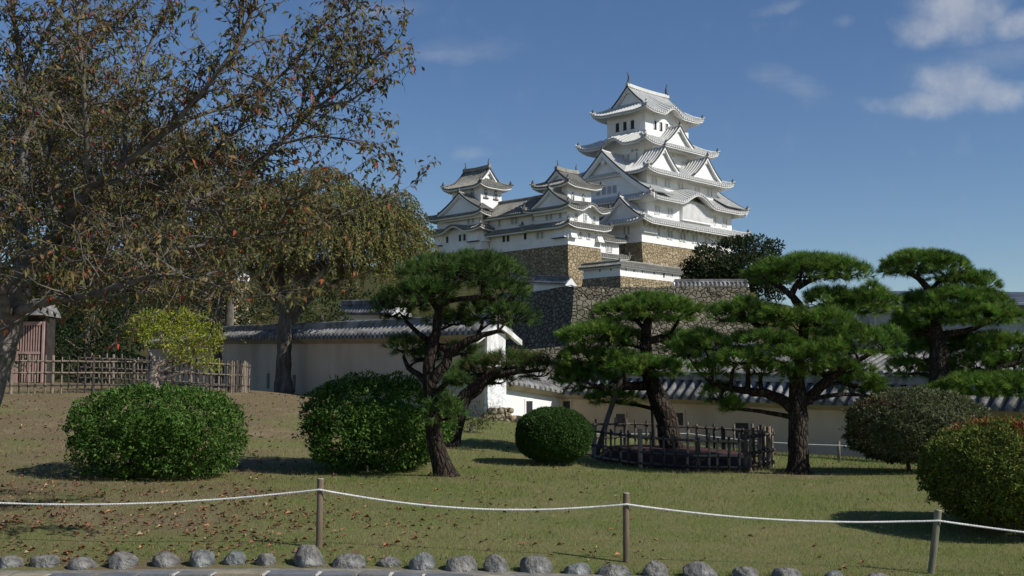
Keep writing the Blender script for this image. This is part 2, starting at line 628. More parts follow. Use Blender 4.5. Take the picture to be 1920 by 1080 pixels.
p.inputs['Specular IOR Level'].default_value = 0.05
t.set(p.inputs['Normal'], t.bump(t.math('ADD', n3, n2), 0.7, 0.03))
M['lawn'] = gm
nx, ny = len(gx), len(gy)
ii = np.arange(nx * ny).reshape(ny, nx)
FI = np.stack([ii[:-1, :-1].ravel(), ii[:-1, 1:].ravel(), ii[1:, 1:].ravel(), ii[1:, :-1].ravel()], 1)
ground = np_mesh('ground', np.stack([GX.ravel(), GY.ravel(), GZ], 1), FI, M['lawn'], smooth=True)
sa = ground.data.attributes.new('soil', 'FLOAT', 'POINT')
sa.data.foreach_set('value', soil_weight(GX.ravel(), GY.ravel()).astype(np.float32))
sa = ground.data.attributes.new('hill', 'FLOAT', 'POINT')
sa.data.foreach_set('value', sstep(52, 64, GY.ravel()).astype(np.float32))
tag(ground, kind='structure')

# path in front and its stone kerb
px_ = np.arange(-40, 41, 1.0)
py_ = np.array([-60, -20, -5, 0, 5, 8, 9.5, 10.12])
PX, PY = np.meshgrid(px_, py_)
PZ = ground_z(PX.ravel(), PY.ravel()) + .006
ii = np.arange(PX.size).reshape(PX.shape)
FI = np.stack([ii[:-1, :-1].ravel(), ii[:-1, 1:].ravel(), ii[1:, 1:].ravel(), ii[1:, :-1].ravel()], 1)
tag(np_mesh('path', np.stack([PX.ravel(), PY.ravel(), PZ], 1), FI, M['path']), kind='structure')

mb = MB()
x = -12.0
k = 0
rr = random.Random(3)
while x < 12:
    ln = rr.uniform(.28, .46)
    za, zb = gz(x, 10.4), gz(x + ln, 10.4)
    mat = M['kerb_tan'] if rr.random() < .22 else M['kerb_blue']
    y0, y1 = 10.15 + rr.uniform(-.012, .012), 10.37 + rr.uniform(-.03, .03)
    hh = .032 + rr.uniform(0, .01)
    gap = .016
    mb.hexa([(x + gap, y0, za - .1), (x + ln - gap, y0, zb - .1), (x + ln - gap, y1, zb - .1), (x + gap, y1, za - .1)],
            [(x + gap + .01, y0 + .012, za + hh), (x + ln - gap - .01, y0 + .012, zb + hh), (x + ln - gap - .01, y1 - .01, zb + hh), (x + gap + .01, y1 - .01, za + hh)], mat)
    w2 = rr.uniform(.02, .034)
    jm = M['mortar_white'] if rr.random() < .6 else M['mortar']
    mb.hexa([(x + ln - w2 * .5, y0 + .01, zb - .1), (x + ln + w2 * .5, y0 + .01, zb - .1), (x + ln + w2 * .5, y1 - .01, zb - .1), (x + ln - w2 * .5, y1 - .01, zb - .1)],
            [(x + ln - w2 * .4, y0 + .02, zb + hh - .006), (x + ln + w2 * .4, y0 + .02, zb + hh - .006), (x + ln + w2 * .4, y1 - .02, zb + hh - .006), (x + ln - w2 * .4, y1 - .02, zb + hh - .006)], jm)
    # mortar bed behind the flat stones
    mb.hexa([(x, 10.12, za - .1), (x + ln, 10.12, zb - .1), (x + ln, 10.66, zb - .1), (x, 10.66, za - .1)],
            [(x, 10.12, za + .013), (x + ln, 10.12, zb + .013), (x + ln, 10.66, zb + .022), (x, 10.66, za + .022)], M['mortar'])
    x += ln
tag(mb.build('kerb'), kind='structure')


# ------------------------------------------------------------------ boulders along the kerb
def icosphere(sub):
    import bmesh
    bm = bmesh.new()
    bmesh.ops.create_icosphere(bm, subdivisions=sub, radius=1.0)
    v = np.array([q.co[:] for q in bm.verts])
    f = np.array([[q.index for q in fc.verts] for fc in bm.faces])
    bm.free()
    return v, f


ICO4 = icosphere(5)
ICO3 = icosphere(3)


def lump(dirs, rng, amp, freq, n=14):
    s = np.zeros(len(dirs))
    for _ in range(n):
        k = rng.normal(0, 1, 3)
        k = k / np.linalg.norm(k) * freq * rng.uniform(.6, 1.6)
        s += np.sin(dirs @ k + rng.uniform(0, 6.28)) / n ** .5
    return s * amp


BOULDERS = [
    (20, 56, 1041, 1063, 'long flat grey boulder at the far left end of the kerb row'),
    (86, 56, 1037, 1060, 'rounded brownish boulder second from the left in the kerb row'),
    (156, 60, 1038, 1060, 'low wide grey boulder third from the left in the kerb row'),
    (231, 58, 1030, 1060, 'domed grey boulder below the left bush, fourth from the left'),
    (309, 60, 1033, 1060, 'flat dark boulder below the left bush, fifth from the left'),
    (377, 52, 1030, 1060, 'pointed pale veined boulder, sixth from the left in the row'),
    (440, 46, 1032, 1058, 'small pale round boulder, seventh from the left in the row'),
    (500, 40, 1034, 1058, 'smallest grey boulder left of the first rope post'),
    (578, 70, 1019, 1058, 'tallest rounded boulder at the foot of the left rope post'),
    (654, 70, 1031, 1057, 'long low boulder with white streaks right of the tallest boulder'),
    (730, 50, 1040, 1060, 'small flat boulder between a long low one and a tall pale one'),
    (794, 57, 1027, 1061, 'tall pale boulder with white patches below the leaning pine'),
    (867, 66, 1033, 1064, 'wide grey boulder with a dark crack below the leaning pine'),
    (931, 52, 1030, 1066, 'round cracked pale boulder near the middle of the kerb row'),
    (1004, 68, 1039, 1071, 'wide dark pointed boulder below the round clipped bush'),
    (1081, 58, 1047, 1070, 'flat greenish boulder left of the middle rope post'),
    (1152, 70, 1049, 1073, 'long flat grey boulder at the foot of the middle rope post'),
    (1230, 54, 1046, 1077, 'round pale boulder right of the middle rope post'),
    (1310, 72, 1051, 1082, 'wide smooth boulder second to the right of the middle rope post'),
    (1398, 54, 1059, 1083, 'dark greyish boulder cut by the lower picture edge, midway between two posts'),
    (1477, 66, 1064, 1088, 'wide pale boulder rising above the lower picture edge, midway between two posts'),
    (1564, 40, 1065, 1087, 'small sharp pale green boulder at the lower picture edge'),
    (1652, 58, 1072, 1092, 'flat boulder top left of the right rope post at the lower picture edge'),
    (1727, 46, 1074, 1092, 'last boulder top at the foot of the right rope post'),
]
for i, (cx, wd, top, base, lab) in enumerate(BOULDERS):
    rng = np.random.default_rng(100 + i)
    d = 10.72 + rng.uniform(-.03, .06)
    c = at(cx, base, d)
    g0 = gz(c.x, d)
    rx = wd / 2 * d / F * .95
    hgt = (base - top) * d / F * .95
    V, FI = ICO4
    r = 1 + lump(V, rng, .12, 2.2) + lump(V, rng, .05, 5.0) + lump(V, rng, .018, 14.0, 20)
    r = np.minimum(r, 1.0 + .16 * rng.random())
    Q = V * r[:, None]
    for _ in range(7):           # chipped facets
        nrm = rng.normal(0, 1, 3)
        nrm /= np.linalg.norm(nrm)
        h0 = rng.uniform(.72, .92)
        ex = np.maximum(Q @ nrm - h0, 0)
        Q = Q - np.outer(ex * .8, nrm)
    Q[:, 0] /= np.abs(Q[:, 0]).max()
    Q[:, 2] /= Q[:, 2].max()
    ry = rx * rng.uniform(.7, .95)
    Q = Q * np.array([rx, ry, hgt * .82])
    Q[:, 2] += hgt * .18 - .01
    ob = np_mesh('boulder', Q, FI, M['boulder_green'] if i in (5, 6, 11, 15, 21) else M['boulder'], smooth=True)
    ob.location = (c.x, d, g0)
    tag(ob, lab, 'boulder', 'boulders lining the kerb')

# ------------------------------------------------------------------ rope fence in front and at the back
POSTS = [(598, 1021, 601, 898, 12, 'post_wood', 'brown round rope post on the lawn above the tallest boulder'),
         (1174, 1050, 1174, 925, 12, 'post_wood', 'brown round rope post with a pale top at the middle of the lawn edge'),
         (1746, 1073, 1759, 957, 13, 'post_grey', 'grey rope post leaning to the right before the dark right bush')]
rope_pts = []
for bx_, by_, tx, ty, dia, mt, lab in POSTS:
    d = 11.4
    b = at(bx_, by_, d)
    tp = at(tx, ty, d)
    r = dia / 2 * d / F
    root = empty('rope_post', (b.x, b.y, b.z), lab, 'post', 'posts carrying the front rope')
    mb = MB()
    low = b + (b - tp).normalized() * .12
    n = 9
    mb.tube([low.lerp(tp, k / n) for k in range(n + 1)], [r * (1 + .03 * math.sin(k * 1.7)) for k in range(n + 1)], M[mt], 16, .012)
    mb.build('shaft', root, b)
    mb = MB()
    ax = (tp - b).normalized()
    mb.tube([tp - ax * .001, tp + ax * .006], [r * 1.02, r * .93], M['post_top'], 16)
    mb.build('cut_top', root, b)
    rope_pts.append((b.lerp(tp, .84), r))


def sag_line(p, q, sag, n=28):
    out = []
    for k in range(n + 1):
        s = k / n
        v = p.lerp(q, s)
        v = Vector(v)
        v.z -= sag * 4 * s * (1 - s)
        out.append(v)
    return out


ends = [at(-500, 888, 11.6)] + [q for q, r in rope_pts] + [at(2330, 1026, 11.2)]
pts = []
sags = [.215, .115, .075, .05]
for k in range(4):
    seg = sag_line(ends[k], ends[k + 1], sags[k])
    # the rope runs past the camera side of each post
    pts += seg[:-1]
pts.append(ends[-1])
fr = []
for q in pts:
    q = Vector(q)
    for c_, r_ in rope_pts:
        dx = abs(q.x - c_.x)
        if dx < .25:
            q.y -= (r_ + .010) * (1 - dx / .25) ** .5
    fr.append(q)
mb = MB()
# twisted three-strand rope
dens = []
for k in range(len(fr) - 1):
    m_ = max(2, int((fr[k + 1] - fr[k]).length / .013))
    for j in range(m_):
        dens.append(fr[k].lerp(fr[k + 1], j / m_))
dens.append(fr[-1])
for s3 in range(3):
    st = []
    for j, q in enumerate(dens):
        an = j * 1.05 + s3 * 2.094
        st.append(q + Vector((0, math.cos(an) * .0036, math.sin(an) * .0036)))
    mb.tube(st, .0068, M['rope'], 6, cap=False)
tag(mb.build('rope'), 'white twisted rope sagging between the three front posts', 'rope')
M3 = M

bp = [onground(1573, 866, 26), onground(1290, 850, 27.5), onground(1880, 872, 24.8)]
for i, (b, lab) in enumerate(zip(bp, ['short pale post of the back rope right of the broad pine', 'short pale post of the back rope behind the bamboo ring',
                                      'short pale post of the back rope behind the clipped red-topped bush'])):
    root = empty('rope_post', b, lab, 'post', 'posts carrying the back rope')
    mb = MB()
    mb.tube([b - Vector((0, 0, .1)), b + Vector((0, 0, .25)), b + Vector((.004, 0, .455))], [.036, .036, .035], M['post_grey'], 12, .02)
    mb.build('shaft', root, b)
mb = MB()
top = [bp[1] + Vector((-7, 1.2, .42)), bp[1] + Vector((0, -.05, .36)), bp[0] + Vector((0, -.05, .36)), bp[2] + Vector((0, -.05, .36)), bp[2] + Vector((3.2, -1, .36))]
for k in range(4):
    mb.tube(sag_line(top[k], top[k + 1], .05, 16), .010, M['rope'], 6)
tag(mb.build('rope'), 'thin pale rope strung low along the foot of the shaded wall', 'rope')


# ------------------------------------------------------------------ tiled plaster walls (near the lawn and up the hill)
def poly_frame(P):
    """arc positions and the offset direction (to the back) at each point of a wall line"""
    out = []
    for i in range(len(P)):
        a = P[max(i - 1, 0)]
        b = P[i]
        c = P[min(i + 1, len(P) - 1)]
        t1 = Vector((b[0] - a[0], b[1] - a[1]))
        t2 = Vector((c[0] - b[0], c[1] - b[1]))
        if t1.length < 1e-6:
            t1 = t2
        if t2.length < 1e-6:
            t2 = t1
        t1.normalize()
        t2.normalize()
        n1 = Vector((t1.y, -t1.x))
        n2 = Vector((t2.y, -t2.x))
        nn = (n1 + n2)
        nn = nn / (nn.dot(n1)) if nn.length > 1e-6 else n1
        out.append(nn)
    return out


PAN_W = {M['wall_tile']: M['wall_pan']}


def tiled_wall(name, label, P, thick, over, rise, mats, pitch=.3, rh=.075, flip=1, cornice=.2, holes=None, ridge_w=.30, ridge_h=.26, ends=(True, True), wall_lift=0.0):
    """P: list of (x, y, z_base, z_eave) along the visible face; the body lies on the +n side"""
    wall_m, tile_m, eave_m, ridge_m = mats
    N = [n * flip for n in poly_frame(P)]
    o0 = Vector((P[0][0], P[0][1], P[0][2]))
    root = empty(name, o0, label, 'wall')

    def pt(i, s, off, z):
        a, b = P[i], P[i + 1]
        nx_ = N[i].lerp(N[i + 1], s)
        return Vector((a[0] + (b[0] - a[0]) * s + nx_.x * off, a[1] + (b[1] - a[1]) * s + nx_.y * off, z))
    body, roof, rid, cor = MB(), MB(), MB(), MB()
    for i in range(len(P) - 1):
        a, b = P[i], P[i + 1]
        L = math.hypot(b[0] - a[0], b[1] - a[1])
        nn = max(1, int(L / 1.5))
        for k in range(nn):
            s0, s1 = k / nn, (k + 1) / nn
            zb0, zb1 = a[2] + (b[2] - a[2]) * s0, a[2] + (b[2] - a[2]) * s1
            ze0, ze1 = a[3] + (b[3] - a[3]) * s0, a[3] + (b[3] - a[3]) * s1
            lo = [pt(i, s0, 0, zb0 - .4), pt(i, s1, 0, zb1 - .4), pt(i, s1, thick, zb1 - .4), pt(i, s0, thick, zb0 - .4)]
            hi = [pt(i, s0, .02, ze0 + .02), pt(i, s1, .02, ze1 + .02), pt(i, s1, thick - .02, ze1 + .02), pt(i, s0, thick - .02, ze0 + .02)]
            body.hexa(lo, hi, wall_m)
            # cornice of rough plaster under the tiles, with a rounded lower edge
            for off0, off1, dz0, dz1 in ((-over * .80, -.003, -.03, -cornice), (thick + .003, thick + over * .8, -cornice, -.03)):
                za, zc = (dz0, dz1)
                lo = [pt(i, s0, off0, ze0 - .015 + (za if za > zc else zc) * .9), pt(i, s1, off0, ze1 - .015 + (za if za > zc else zc) * .9),
                      pt(i, s1, off1, ze1 - .015 - cornice), pt(i, s0, off1, ze0 - .015 - cornice)]
                if off0 > 0:
                    lo = [pt(i, s0, off0, ze0 - .015 - cornice), pt(i, s1, off0, ze1 - .015 - cornice), pt(i, s1, off1, ze1 - .045), pt(i, s0, off1, ze0 - .045)]
                hi = [pt(i, s0, off0, ze0 + .03), pt(i, s1, off0, ze1 + .03), pt(i, s1, off1, ze1 + .03), pt(i, s0, off1, ze0 + .03)]
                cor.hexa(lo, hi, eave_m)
        # tiles: rolls running up both slopes
        nt = max(1, round(L / pitch))
        prof = [(0, 0.), (.42, 0.), (.50, .62), (.60, .95), (.71, 1.), (.82, .95), (.92, .62)]
        cols = []
        for k in range(nt):
            for fx_, fz_ in prof:
                cols.append(((k + fx_) / nt, fz_ * rh))
        cols.append((1.0, 0.))
        steps = [0, .25, .5, .75, 1.0]
        for side in (0, 1):
            ve, fe, f2 = [], [], []
            for s, dz in cols:
                ze = a[3] + (b[3] - a[3]) * s
                e0 = -over if side == 0 else thick + over
                e1 = thick / 2
                jit = random.uniform(-.006, .006)
                ve.append(pt(i, s, e0, ze - .05))
                for tt in steps:
                    ve.append(pt(i, s, e0 + (e1 - e0) * tt, ze + .045 + dz + jit + rise * (tt * .86 + tt * tt * .14)))
            m_ = len(steps) + 1
            for c_ in range(len(cols) - 1):
                for j in range(m_ - 1):
                    q = c_ * m_ + j
                    (f2 if c_ % 7 == 0 else fe).append((q, q + m_, q + m_ + 1, q + 1))
            roof.add(ve, fe, tile_m, True)
            b_ = len(roof.v) - len(ve)
            k_ = roof.mi(PAN_W.get(tile_m, tile_m))
            for fc in f2:
                roof.f.append(tuple(i_ + b_ for i_ in fc))
                roof.m.append(k_)
                roof.sm.append(False)
        # ridge: stacked flat tiles and a round cap
        nr = max(1, int(L / 3.0))
        for k in range(nr):
            s0, s1 = k / nr, (k + 1) / nr
            for hw, z0, z1, mt in ((ridge_w * .5, 0.0, ridge_h * .42, tile_m), (ridge_w * .43, ridge_h * .42, ridge_h * .56, ridge_m), (ridge_w * .47, ridge_h * .56, ridge_h * .8, tile_m)):
                q = []
                for z_ in (z0, z1):
                    for s, o_ in ((s0, -hw), (s1, -hw), (s1, hw), (s0, hw)):
                        ze = a[3] + (b[3] - a[3]) * s + rise + .03
                        q.append(pt(i, s, thick / 2 + o_, ze + z_))
                rid.hexa(q[:4], q[4:], mt)
        ns = max(2, int(L / pitch))
        rid.tube([pt(i, k / ns, thick / 2, a[3] + (b[3] - a[3]) * k / ns + rise + .03 + ridge_h * .8) for k in range(ns + 1)],
                 [ridge_w * .33 * (1.0 if k % 2 else .9) for k in range(ns + 1)], ridge_m, 8)
    body.build('wall_body', root, o0)
    cor.build('cornice', root, o0)
    roof.build('tile_roof', root, o0)
    rid.build('ridge', root, o0)
    # plastered gable ends
    for which, use in ((0, ends[0]), (1, ends[1])):
        if not use:
            continue
        i = 0 if which == 0 else len(P) - 2
        s = 0.0 if which == 0 else 1.0
        a = P[0] if which == 0 else P[-1]
        tdir = Vector((P[1][0] - P[0][0], P[1][1] - P[0][1], 0)).normalized() * -1 if which == 0 else Vector((P[-1][0] - P[-2][0], P[-1][1] - P[-2][1], 0)).normalized()
        g = MB()
        tri = [pt(i, s, -over - .04, a[3] - .12), pt(i, s, thick / 2, a[3] + rise + .16), pt(i, s, thick + over + .04, a[3] - .12), pt(i, s, thick + over * .5, a[3] - .17), pt(i, s, thick / 2, a[3] - .02), pt(i, s, -over * .5, a[3] - .17)]
        g.hexa([q - tdir * .02 for q in tri], [q + tdir * .10 for q in tri], wall_m)
        g.build('gable_end', root, o0)
    return root, pt, o0


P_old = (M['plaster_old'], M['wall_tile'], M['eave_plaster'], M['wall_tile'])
W1 = [(-.72, 35.0, 1.0, 3.43), (-4.6, 40.9, 1.22, 3.60), (-8.7, 47.0, 1.48, 3.84), (-12.75, 53.0, 1.72, 4.10), (-20.5, 66.0, 1.8, 4.35)]
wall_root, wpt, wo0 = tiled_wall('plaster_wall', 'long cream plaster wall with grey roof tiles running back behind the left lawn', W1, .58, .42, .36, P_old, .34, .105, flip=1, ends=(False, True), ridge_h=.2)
# its bright end face with flaking render, curled end of the roof, and the stone footing
dirn = Vector((-.72 + 4.6, 35 - 40.9, 0)).normalized()
nrm = Vector((dirn.y, -dirn.x, 0))
if nrm.y < 0:
    nrm = -nrm
e0 = Vector((-.72, 35.0, 0)) - nrm * .05
ang = math.atan2(nrm.y, nrm.x)
mb = MB()
Wd_ = .66
V_, F_ = [], []
nu, nv = 10, 46
rr = random.Random(5)
for j in range(nv + 1):
    z = 1.12 + (3.42 - 1.12) * j / nv
    for i in range(nu + 1):
        rough = .022 if z < 2.4 else .004
        bulge = .05 * max(0, (2.3 - z))
        q = e0 + nrm * (Wd_ * i / nu) + dirn * (.03 + bulge + rr.uniform(0, rough))
        V_.append((q.x, q.y, z))
for j in range(nv):
    for i in range(nu):
        a_ = j * (nu + 1) + i
        F_.append((a_, a_ + 1, a_ + nu + 2, a_ + nu + 1))
mb.add(V_, F_, M['plaster_end'])
lo = [e0 + nrm * .0 - dirn * .1, e0 + nrm * Wd_ - dirn * .1, e0 + nrm * Wd_ + dirn * .02, e0 + dirn * .02]
mb.hexa([Vector((q.x, q.y, 1.12)) for q in lo], [Vector((q.x, q.y, 3.42)) for q in lo], M['plaster_end'])
mb.build('end_face', wall_root, wo0)
mb = MB()
pr = []
for k in range(13):                       # wavy plaster curl that closes the tiles
    s = k / 12
    off = -.50 + s * 1.62
    z = 3.32 + .40 * (1 - abs(2 * s - 1) ** 1.25) - .05 * math.cos(s * 6.28)
    pr.append((off, z))
lo, hi = [], []
for off, z in pr:
    q = Vector((-.72, 35.0, 0)) + nrm * off
    lo.append((q.x - dirn.x * .06, q.y - dirn.y * .06, z))
    hi.append((q.x + dirn.x * .17, q.y + dirn.y * .17, z - .03))
nn = len(pr)
lo2 = [(a_, b_, c_ - .16) for a_, b_, c_ in lo]
hi2 = [(a_, b_, c_ - .16) for a_, b_, c_ in hi]
fs = []
for k in range(nn - 1):
    fs += [(k, k + 1, nn + k + 1, nn + k), (2 * nn + k, 3 * nn + k, 3 * nn + k + 1, 2 * nn + k + 1), (nn + k, nn + k + 1, 3 * nn + k + 1, 3 * nn + k), (k, 2 * nn + k, 2 * nn + k + 1, k + 1)]
fs += [(0, nn, 3 * nn, 2 * nn), (nn - 1, 3 * nn - 1, 4 * nn - 1, 2 * nn - 1)]
mb.add(lo + hi + lo2 + hi2, fs, M['plaster_end'])
mb.build('gable_curl', wall_root, wo0)
mb = MB()
rng = np.random.default_rng(4)
for (u_, v_, s_, zz) in [(-.05, .16, .2, .92), (.28, .2, .2, .90), (.55, .18, .24, .92), (.1, .14, .16, 1.12), (.42, .15, .17, 1.12), (.72, .12, .15, 1.12), (.9, .3, .26, .82), (.35, .42, .2, .78), (0.0, .4, .18, .78)]:
    V, FI = ICO3
    q = e0 + nrm * u_ + dirn * v_
    rq = 1 + lump(V, rng, .10, 2.5)
    Q = np.sign(V) * np.abs(V) ** .7 * rq[:, None] * np.array([s_, s_ * .9, s_ * .62]) + np.array([q.x, q.y, zz])
    mb.add(Q.tolist(), FI.tolist(), M['stone_foot'])
mb.build('stone_footing', wall_root, wo0)
# blocked loopholes in the shaded face, recess shade put in as a darker tan
for (px, py0, py1, w_, dd) in [(572, 703, 735, .22, .0), (506, 700, 728, .2, .0)]:
    for s in range(400):
        f_ = s / 399
        q = Vector((-12.75 + (12.75 - 8.7) * f_ * 1.0, 53 - 6 * f_, 0)) if px < 600 else None
        tgt = (px - 960) / F
        if q.x / q.y > tgt * 1.004:
            break
    z1, z0 = EYE + ray(px, py0).z * q.y, EYE + ray(px, py1).z * q.y
    mb = MB()
    d2 = Vector((4.05, -6, 0)).normalized()
    fn = Vector((-d2.y * -1, d2.x * -1, 0))
    fn = Vector((-.83, -.56, 0))
    a0, a1 = q - d2 * w_ / 2, q + d2 * w_ / 2
    base = [a0 + fn * .03, a1 + fn * .03, a1 - fn * .02, a0 - fn * .02]
    mb.hexa([Vector((v.x, v.y, z0)) for v in base], [Vector((v.x, v.y, z1)) for v in base], M['mortar'])
    mb.build('loophole', wall_root, wo0)

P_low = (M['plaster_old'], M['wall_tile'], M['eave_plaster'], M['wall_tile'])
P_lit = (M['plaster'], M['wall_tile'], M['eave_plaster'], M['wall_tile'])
A_ = [(-.9, 42.0, .5, 2.10), (1.92, 46.0, .2, 1.66)]
ra, apt, ao0 = tiled_wall('plaster_wall', 'short sunlit white plaster wall with one loophole behind the round bush', A_, .55, .38, .36, P_lit, .34, .085, flip=-1, ends=(True, False))
B_ = [(1.95, 46.0, -.2, 1.66), (9.6, 38.6, -.45, 1.34), (14.8, 33.4, -.5, 1.16), (19.0, 29.2, -.5, 1.1)]
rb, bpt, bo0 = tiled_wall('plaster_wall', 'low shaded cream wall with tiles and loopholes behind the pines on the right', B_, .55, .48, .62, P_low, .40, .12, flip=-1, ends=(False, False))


def loophole(root, o0, P, px, py0, py1, wdt, sill=True, deep=.12, side=1):
    """splayed opening in the wall line P where the ray of px meets it"""
    for i in range(len(P) - 1):
        a, b = Vector(P[i][:2]), Vector(P[i + 1][:2])
        r = ray(px, 600)
        # solve a + s(b-a) = t*(r.x,1)
        den = (b.x - a.x) - r.x * (b.y - a.y)
        s = (r.x * a.y - a.x) / den
        if 0 <= s <= 1:
            q = a.lerp(b, s)
            dv = (b - a).normalized()
            fn = Vector((dv.y, -dv.x))
            if fn.dot(q) > 0:
                fn = -fn
            z1, z0 = EYE + ray(px, py0).z * q.y, EYE + ray(px, py1).z * q.y
            mb = MB()
            def ring(hw, off, za, zb):
                l_ = q - dv * hw
                r_ = q + dv * hw
                return [(l_.x + fn.x * off, l_.y + fn.y * off, za), (r_.x + fn.x * off, r_.y + fn.y * off, za), (r_.x + fn.x * off, r_.y + fn.y * off, zb), (l_.x + fn.x * off, l_.y + fn.y * off, zb)]
            mb.add(ring(wdt / 2, .006, z0, z1), [(0, 1, 2, 3)], M['window_dark'])
            o1, o2 = ring(wdt / 2, .012, z0, z1), ring(wdt / 2 + .08, .014, z0 - .02, z1 + .08)
            o3 = ring(wdt / 2 + .08, -.01, z0 - .02, z1 + .08)
            mb.add(o1 + o2 + o3, [(0, 1, 5, 4), (1, 2, 6, 5), (2, 3, 7, 6), (3, 0, 4, 7), (4, 5, 9, 8), (5, 6, 10, 9), (6, 7, 11, 10), (7, 4, 8, 11)], M['plaster_old'] if root is rb else M['plaster'])
            mb.build('loophole', root, o0)
            return


loophole(ra, ao0, A_, 992, 752, 778, .42)
for px, y0, y1, w_ in [(1062, 752, 780, .36), (1162, 776, 800, .42), (1270, 774, 802, .42), (1388, 793, 826, .52)]:
    loophole(rb, bo0, B_, px, y0, y1, w_)

# ------------------------------------------------------------------ stone retaining walls on the slope
def stone_retainer(name, label, pts, z0, z1, batter, mat, depth=8.0, cap=None):
    """pts: top line left to right; the face flares outwards to the foot"""
    root = empty(name, (pts[0][0], pts[0][1], z0), label, 'stone wall')
    N = poly_frame([(p_[0], p_[1]) for p_ in pts])
    mb = MB()
    nz = 10
    cols = []
    for i, p_ in enumerate(pts):
        n = N[i]
        if n.y > 0:
            n = -n
        cols.append((p_, n))
    # subdivide along
    dense = []
    for i in range(len(cols) - 1):
        (a, na), (b, nb) = cols[i], cols[i + 1]
        L = math.hypot(b[0] - a[0], b[1] - a[1])
        m_ = max(1, int(L / 1.2))
        for k in range(m_):
            s = k / m_
            dense.append((a[0] + (b[0] - a[0]) * s, a[1] + (b[1] - a[1]) * s, na.lerp(nb, s) if False else (na if k == 0 else Vector((b[1] - a[1], -(b[0] - a[0]))).normalized() * (1 if (Vector((b[1] - a[1], -(b[0] - a[0])))).y < 0 else -1))))
    dense.append((cols[-1][0][0], cols[-1][0][1], cols[-1][1]))
    V_, F_ = [], []
    rj = random.Random(9)
    for (x_, y_, n) in dense:
        topj = rj.uniform(-.16, .10)
        for j in range(nz + 1):
            tt = j / nz
            z = z1 + topj * (1 - tt) - (z1 - z0) * tt
            off = batter * tt ** 1.35
            jj = rj.uniform(-.07, .07) if 0 < j < nz else 0
            V_.append((x_ + n.x * (off + jj), y_ + n.y * (off + jj), z))
    m_ = nz + 1
    for i in range(len(dense) - 1):
        for j in range(nz):
            q = i * m_ + j
            F_.append((q, q + m_, q + m_ + 1, q + 1))
    mb.add(V_, F_, mat)
    topv = []
    for i, (x_, y_, n) in enumerate(dense):
        topv.append(V_[i * m_])
        topv.append((x_ - n.x * depth, y_ - n.y * depth, z1 - .1))
    mb.add(topv, [(2 * i, 2 * i + 1, 2 * i + 3, 2 * i + 2) for i in range(len(dense) - 1)], mat)
    mb.build('stone_face', root, (pts[0][0], pts[0][1], z0))
    return root


MC = at(1076, 537, 108)
stone_retainer('stone_retaining_wall', 'tall dark stone retaining wall with a curved corner below the castle', [(-16, 132), (MC.x, MC.y), (22.0, 108.3), (22.6, 116)], 1.5, MC.z, 2.9, M['stone_wall'], 6.0)
stone_retainer('low_stone_wall', 'low stone wall in front of the foot of the tall retaining wall', [(-4.5, 92.5), (14, 92)], 1.5, 5.3, .8, M['stone_wall'], 3.0)

# parapet of tiles on top of the retaining wall and little walls behind its corner
P_far = (M['plaster'], M['wall_tile'], M['plaster'], M['dark_tile'])
pa = at(1266, 536, 110)
pb = at(1402, 536, 110)
tiled_wall('parapet', 'low tile-topped parapet along the top of the tall stone wall', [(pa.x, 110.2, pa.z - .4, pa.z + .02), (pb.x, 110.2, pa.z - .4, pa.z + .02)], .5, .35, .35, P_far, .4, .1, flip=-1)
pa, pb = at(1000, 541, 128), at(1066, 541, 121)
tiled_wall('boundary_wall', 'small white wall with a tile cap behind the dark stone corner', [(pa.x, 128, pa.z - .5, at(1000, 530, 128).z), (pb.x, 121, pb.z - .5, at(1066, 533, 121).z)], .5, .4, .5, P_far, .4, .1, flip=-1)

# ------------------------------------------------------------------ castle buildings
ALPHA = R(46)


class Side:
    """x runs along the eave, h runs inwards from it"""

    def __init__(s, rect, which):
        r0, l0, r1, l1 = rect
        s.which = which
        s.rect = rect
        s.W = (r1 - r0) if which in ('R', 'B') else (l1 - l0)

    def __call__(s, x_, h, z):
        r0, l0, r1, l1 = s.rect
        if s.which == 'R':
            return (r0 + x_, l0 + h, z)
        if s.which == 'L':
            return (r0 + h, l0 + x_, z)
        if s.which == 'B':
            return (r0 + x_, l1 - h, z)
        return (r1 - h, l0 + x_, z)


def bell(u):
    return .5 * (1 + math.cos(math.pi * max(-1, min(1, u))))


class RoofShape:
    def __init__(s, rect, z, slope, curve, up, Lc=4.0, href=5.0, bulges=None):
        s.rect, s.z, s.slope, s.curve, s.up, s.Lc, s.href = rect, z, slope, curve, up, Lc, href
        s.bulges = bulges or {}

    def zf(s, side, x_, h):
        W = side.W
        u = min(x_, W - x_)
        c = max(0.0, 1 - u / s.Lc) ** 2 * s.up
        fade = max(0.0, 1 - h / s.href)
        z = s.z + s.slope * h + s.curve * h * h + c * fade
        for (xc, bw, bh) in s.bulges.get(side.which, []):
            z += bh * bell((x_ - xc) / bw) * max(0.0, 1 - h / (s.href * 1.1)) ** .8
        return z


PROF = [(0, 0.), (.52, 0.), (.58, .85), (.76, 1.), (.94, .85)]
PAN = {M['keep_tile']: M['keep_pan'], M['grey_tile']: M['grey_pan'], M['wall_tile']: M['wall_pan']}


